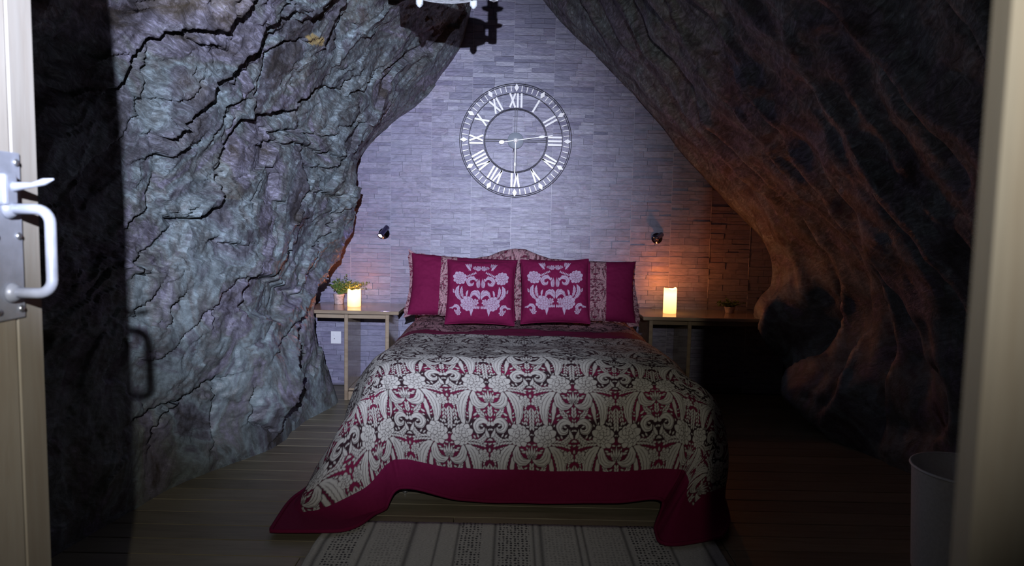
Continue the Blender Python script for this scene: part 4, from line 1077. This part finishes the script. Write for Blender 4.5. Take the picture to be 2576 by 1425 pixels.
lathe('hand_boss', [(0.018, 0.030), (0.018, 0.048), (0.012, 0.053), (0, 0.054)], (0, 0, 0), M['clockwhite'], ck, 20, Matrix.Rotation(math.pi / 2, 3, 'X'))
tube('hanging_hook', [(-0.012, -0.02, -0.06), (-0.016, -0.02, -0.075), (-0.02, -0.015, -0.095)], 0.003, M['black'], ck, 6)

# ------------------------------------------------------------------ chandelier
cy_ = 3.40
q = at_y(1119, -19, cy_)
ch = empty('chandelier', (q[0], cy_, q[2])); setp(ch, 'distressed white wooden ring chandelier with candle cups hanging over the bed', 'chandelier')
ch.rotation_euler = (0, 0, 0.03); ch.scale = (0.86, 0.86, 0.86)
HH = 0.12
lathe('ring', [(0.20, 0.0), (0.22, 0.006), (0.223, HH * 0.5), (0.22, HH), (0.20, HH), (0.195, HH * 0.5), (0.20, 0.0)], (0, 0, 0), M['distress'], ch, 48)
lathe('ring_moulding', [(0.22, 0.012), (0.231, 0.018), (0.231, 0.03), (0.221, 0.036)], (0, 0, 0), M['distress'], ch, 48)
lathe('hub', [(0.0, 0.50), (0.03, 0.49), (0.045, 0.44), (0.03, 0.38), (0.05, 0.34), (0.03, 0.30), (0.0, 0.29)][::-1], (0, 0, 0), M['distress'], ch, 20)
for k in range(4):
    a = 2 * math.pi * k / 4 + math.pi / 4; c, s = math.cos(a), math.sin(a)
    arm = box('arm', (c * 0.29, s * 0.29, 0.065), (0.17, 0.034, 0.034), M['distress'], ch, 0.005, Matrix.Rotation(a, 3, 'Z'))
    arm.data.transform(Matrix.Identity(4))
    lathe('drop_finial', [(0.0, -0.042), (0.010, -0.036), (0.021, -0.022), (0.021, 0.0), (0.024, 0.01), (0.024, 0.11), (0, 0.115)], (c * 0.212, s * 0.212, 0), M['distress'], ch, 14)
    box('post', (c * 0.37, s * 0.37, 0.085), (0.042, 0.042, 0.09), M['distress'], ch, 0.005, Matrix.Rotation(a, 3, 'Z'))
    cup = lathe('candle_cup', [(0.02, 0.13), (0.055, 0.142), (0.06, 0.155), (0.05, 0.157), (0.03, 0.157), (0.03, 0.19), (0.016, 0.20), (0, 0.20)], (c * 0.37, s * 0.37, 0), M['distress'], ch, 18)
    cn = lathe('candle_tube', [(0.012, 0.20), (0.02, 0.23), (0.021, 0.31), (0, 0.312)], (c * 0.37, s * 0.37, 0), M['white'], cup, 12)
    bm = bmesh.new(); pp = []
    for j in range(9):
        t = j / 8; r = 0.205 * (1 - t) + 0.03 * t - 0.05 * math.sin(math.pi * t); pp.append((c * r, s * r, 0.09 + 0.28 * t))
    add_tube(bm, pp, 0.014, 6); bm_obj('strap', bm, M['distress'], ch, True)
top = (3.66 - q[2]) / 0.86
tube('chain', [(0, 0, 0.49), (0, 0, top)], 0.008, M['black'], ch, 8)
nl = int((top - 0.5) / 0.05)
for k in range(nl):
    zc_ = 0.52 + 0.05 * k; a = (k % 2) * math.pi / 2
    tube('chain_link', [(math.cos(a) * 0.012 * math.cos(t), math.sin(a) * 0.012 * math.cos(t), zc_ + 0.03 * math.sin(t)) for t in [2 * math.pi * j / 12 for j in range(12)]], 0.004, M['black'], ch, 5, True)

# ------------------------------------------------------------------ rug
def mat_rug():
    t = NT('woven_rug')
    v = t.coord()
    sx = t.n('ShaderNodeSeparateXYZ'); t.l(v, sx.inputs[0])
    n = t.noise(t.coord((10, 40, 1)), 9.0, 4, 0.7); n2 = t.noise(v, 3.0, 3)
    base = t.mix(n2, (0.45, 0.45, 0.445), (0.55, 0.545, 0.525))
    a = t.attr('stripe')                                        # dark narrow stripes
    dots = t.n('ShaderNodeTexVoronoi'); dots.inputs['Scale'].default_value = 60.0; dots.inputs['Randomness'].default_value = 0.3
    t.l(t.coord((1, 0.75, 0)), dots.inputs['Vector'])
    dm = t.ramp(dots.outputs['Distance'], [(0.26, (1, 1, 1)), (0.40, (0, 0, 0))])
    c = t.mix(a, base, (0.10, 0.10, 0.11))
    dd = t.math('MULTIPLY', t.attr('dots'), dm)
    c = t.mix(dd, c, (0.09, 0.09, 0.10))
    c = t.mix(1.0, c, t.ramp(n, [(0.3, (0.62,) * 3), (0.6, (1.1,) * 3)]), 'MULTIPLY')
    return t.out(c, 0.9, t.bump(n, 0.5, 0.004), spec=0.1)
M['rug'] = mat_rug()
pA = at_z(756, 1425, 0.012); pB = at_z(1838, 1425, 0.012); pC = at_z(1300, 1317, 0.012)
rx0, rx1, ry1, ry0 = pA[0], pB[0], pC[1], 1.5
nx, ny = 420, 60
xx = np.linspace(rx0, rx1, nx); yy = np.linspace(ry0, ry1, ny)
GX, GY = np.meshgrid(xx, yy, indexing='ij')
def strp(px): return at_z(px, 1400, 0.012)[0]
dark_c = [(795, 7), (905, 5), (1020, 8), (1090, 4), (1142, 4), (1242, 5), (1345, 4), (1365, 7), (1462, 4), (1480, 4), (1588, 6), (1700, 5), (1790, 6)]
stp = np.zeros_like(GX); dts = np.zeros_like(GX)
for p_, wpx in dark_c: stp = np.maximum(stp, 0.75 * np.exp(-((GX - strp(p_)) / (wpx * 0.0013)) ** 2))
for a_, b_ in [(815, 885), (1145, 1205), (1250, 1335), (1600, 1690)]: dts = np.maximum(dts, ((GX > strp(a_)) & (GX < strp(b_))).astype(float))
for a_, b_ in [(925, 1010), (1375, 1450), (1490, 1580)]: dts = np.maximum(dts, 0.35 * ((GX > strp(a_)) & (GX < strp(b_))))
GZ = 0.009 - 0.003 * stp + 0.0015 * fbm(GX * 30, GY * 30, 0.5, 2) + 0.004 * np.exp(-((GX - rx0 - 0.015) / 0.012) ** 2)
GXw = GX + 0.008 * fbm(GY * 6, 0.3, 0.7, 2)[...] * (np.abs(GX - rx0) < 0.2)
rt = np.stack([GXw, GY, GZ], -1)
rb = rt.copy(); rb[..., 2] = 0.001
idx = np.concatenate([np.arange(ny), np.arange(1, nx) * ny + ny - 1, ((nx - 1) * ny + np.arange(ny))[::-1][1:], (np.arange(nx) * ny)[::-1][1:-1]])
m_ = len(idx); nb = nx * ny
V_ = np.concatenate([rt.reshape(-1, 3), rb.reshape(-1, 3)[idx]])
k_ = np.arange(m_)
fs = np.stack([idx, idx[(k_ + 1) % m_], nb + (k_ + 1) % m_, nb + k_], -1)
att = lambda a: np.concatenate([a.ravel(), np.zeros(m_)])
rg_ = mesh('rug', V_, np.concatenate([grid_faces(nx, ny), fs]), M['rug'], None, True, {'stripe': att(stp), 'dots': att(dts)})
setp(rg_, 'pale grey woven rug with dark dotted stripes on the boards before the bed', 'rug')

# ------------------------------------------------------------------ white bin
by = 2.80
qa = at_y(2309, 1180, by)
br = 0.21
bn = empty('waste_bin', (qa[0] + br, by, 0)); setp(bn, 'white round bin standing on the floor beside the door frame', 'bin')
hb_ = qa[2]
lathe('body', [(br * 0.86, 0.0), (br * 0.88, 0.01), (br * 0.985, hb_ - 0.01), (br, hb_ - 0.005), (br * 0.995, hb_), (br * 0.965, hb_ - 0.004), (br * 0.85, 0.02), (0, 0.018)], (0, 0, 0.001), M['bin'], bn, 56)
bm = bmesh.new(); add_tube(bm, [(br * math.cos(2 * math.pi * k / 56), br * math.sin(2 * math.pi * k / 56), hb_) for k in range(56)], 0.006, 6, True); bm_obj('rim', bm, M['bin'], bn, True)
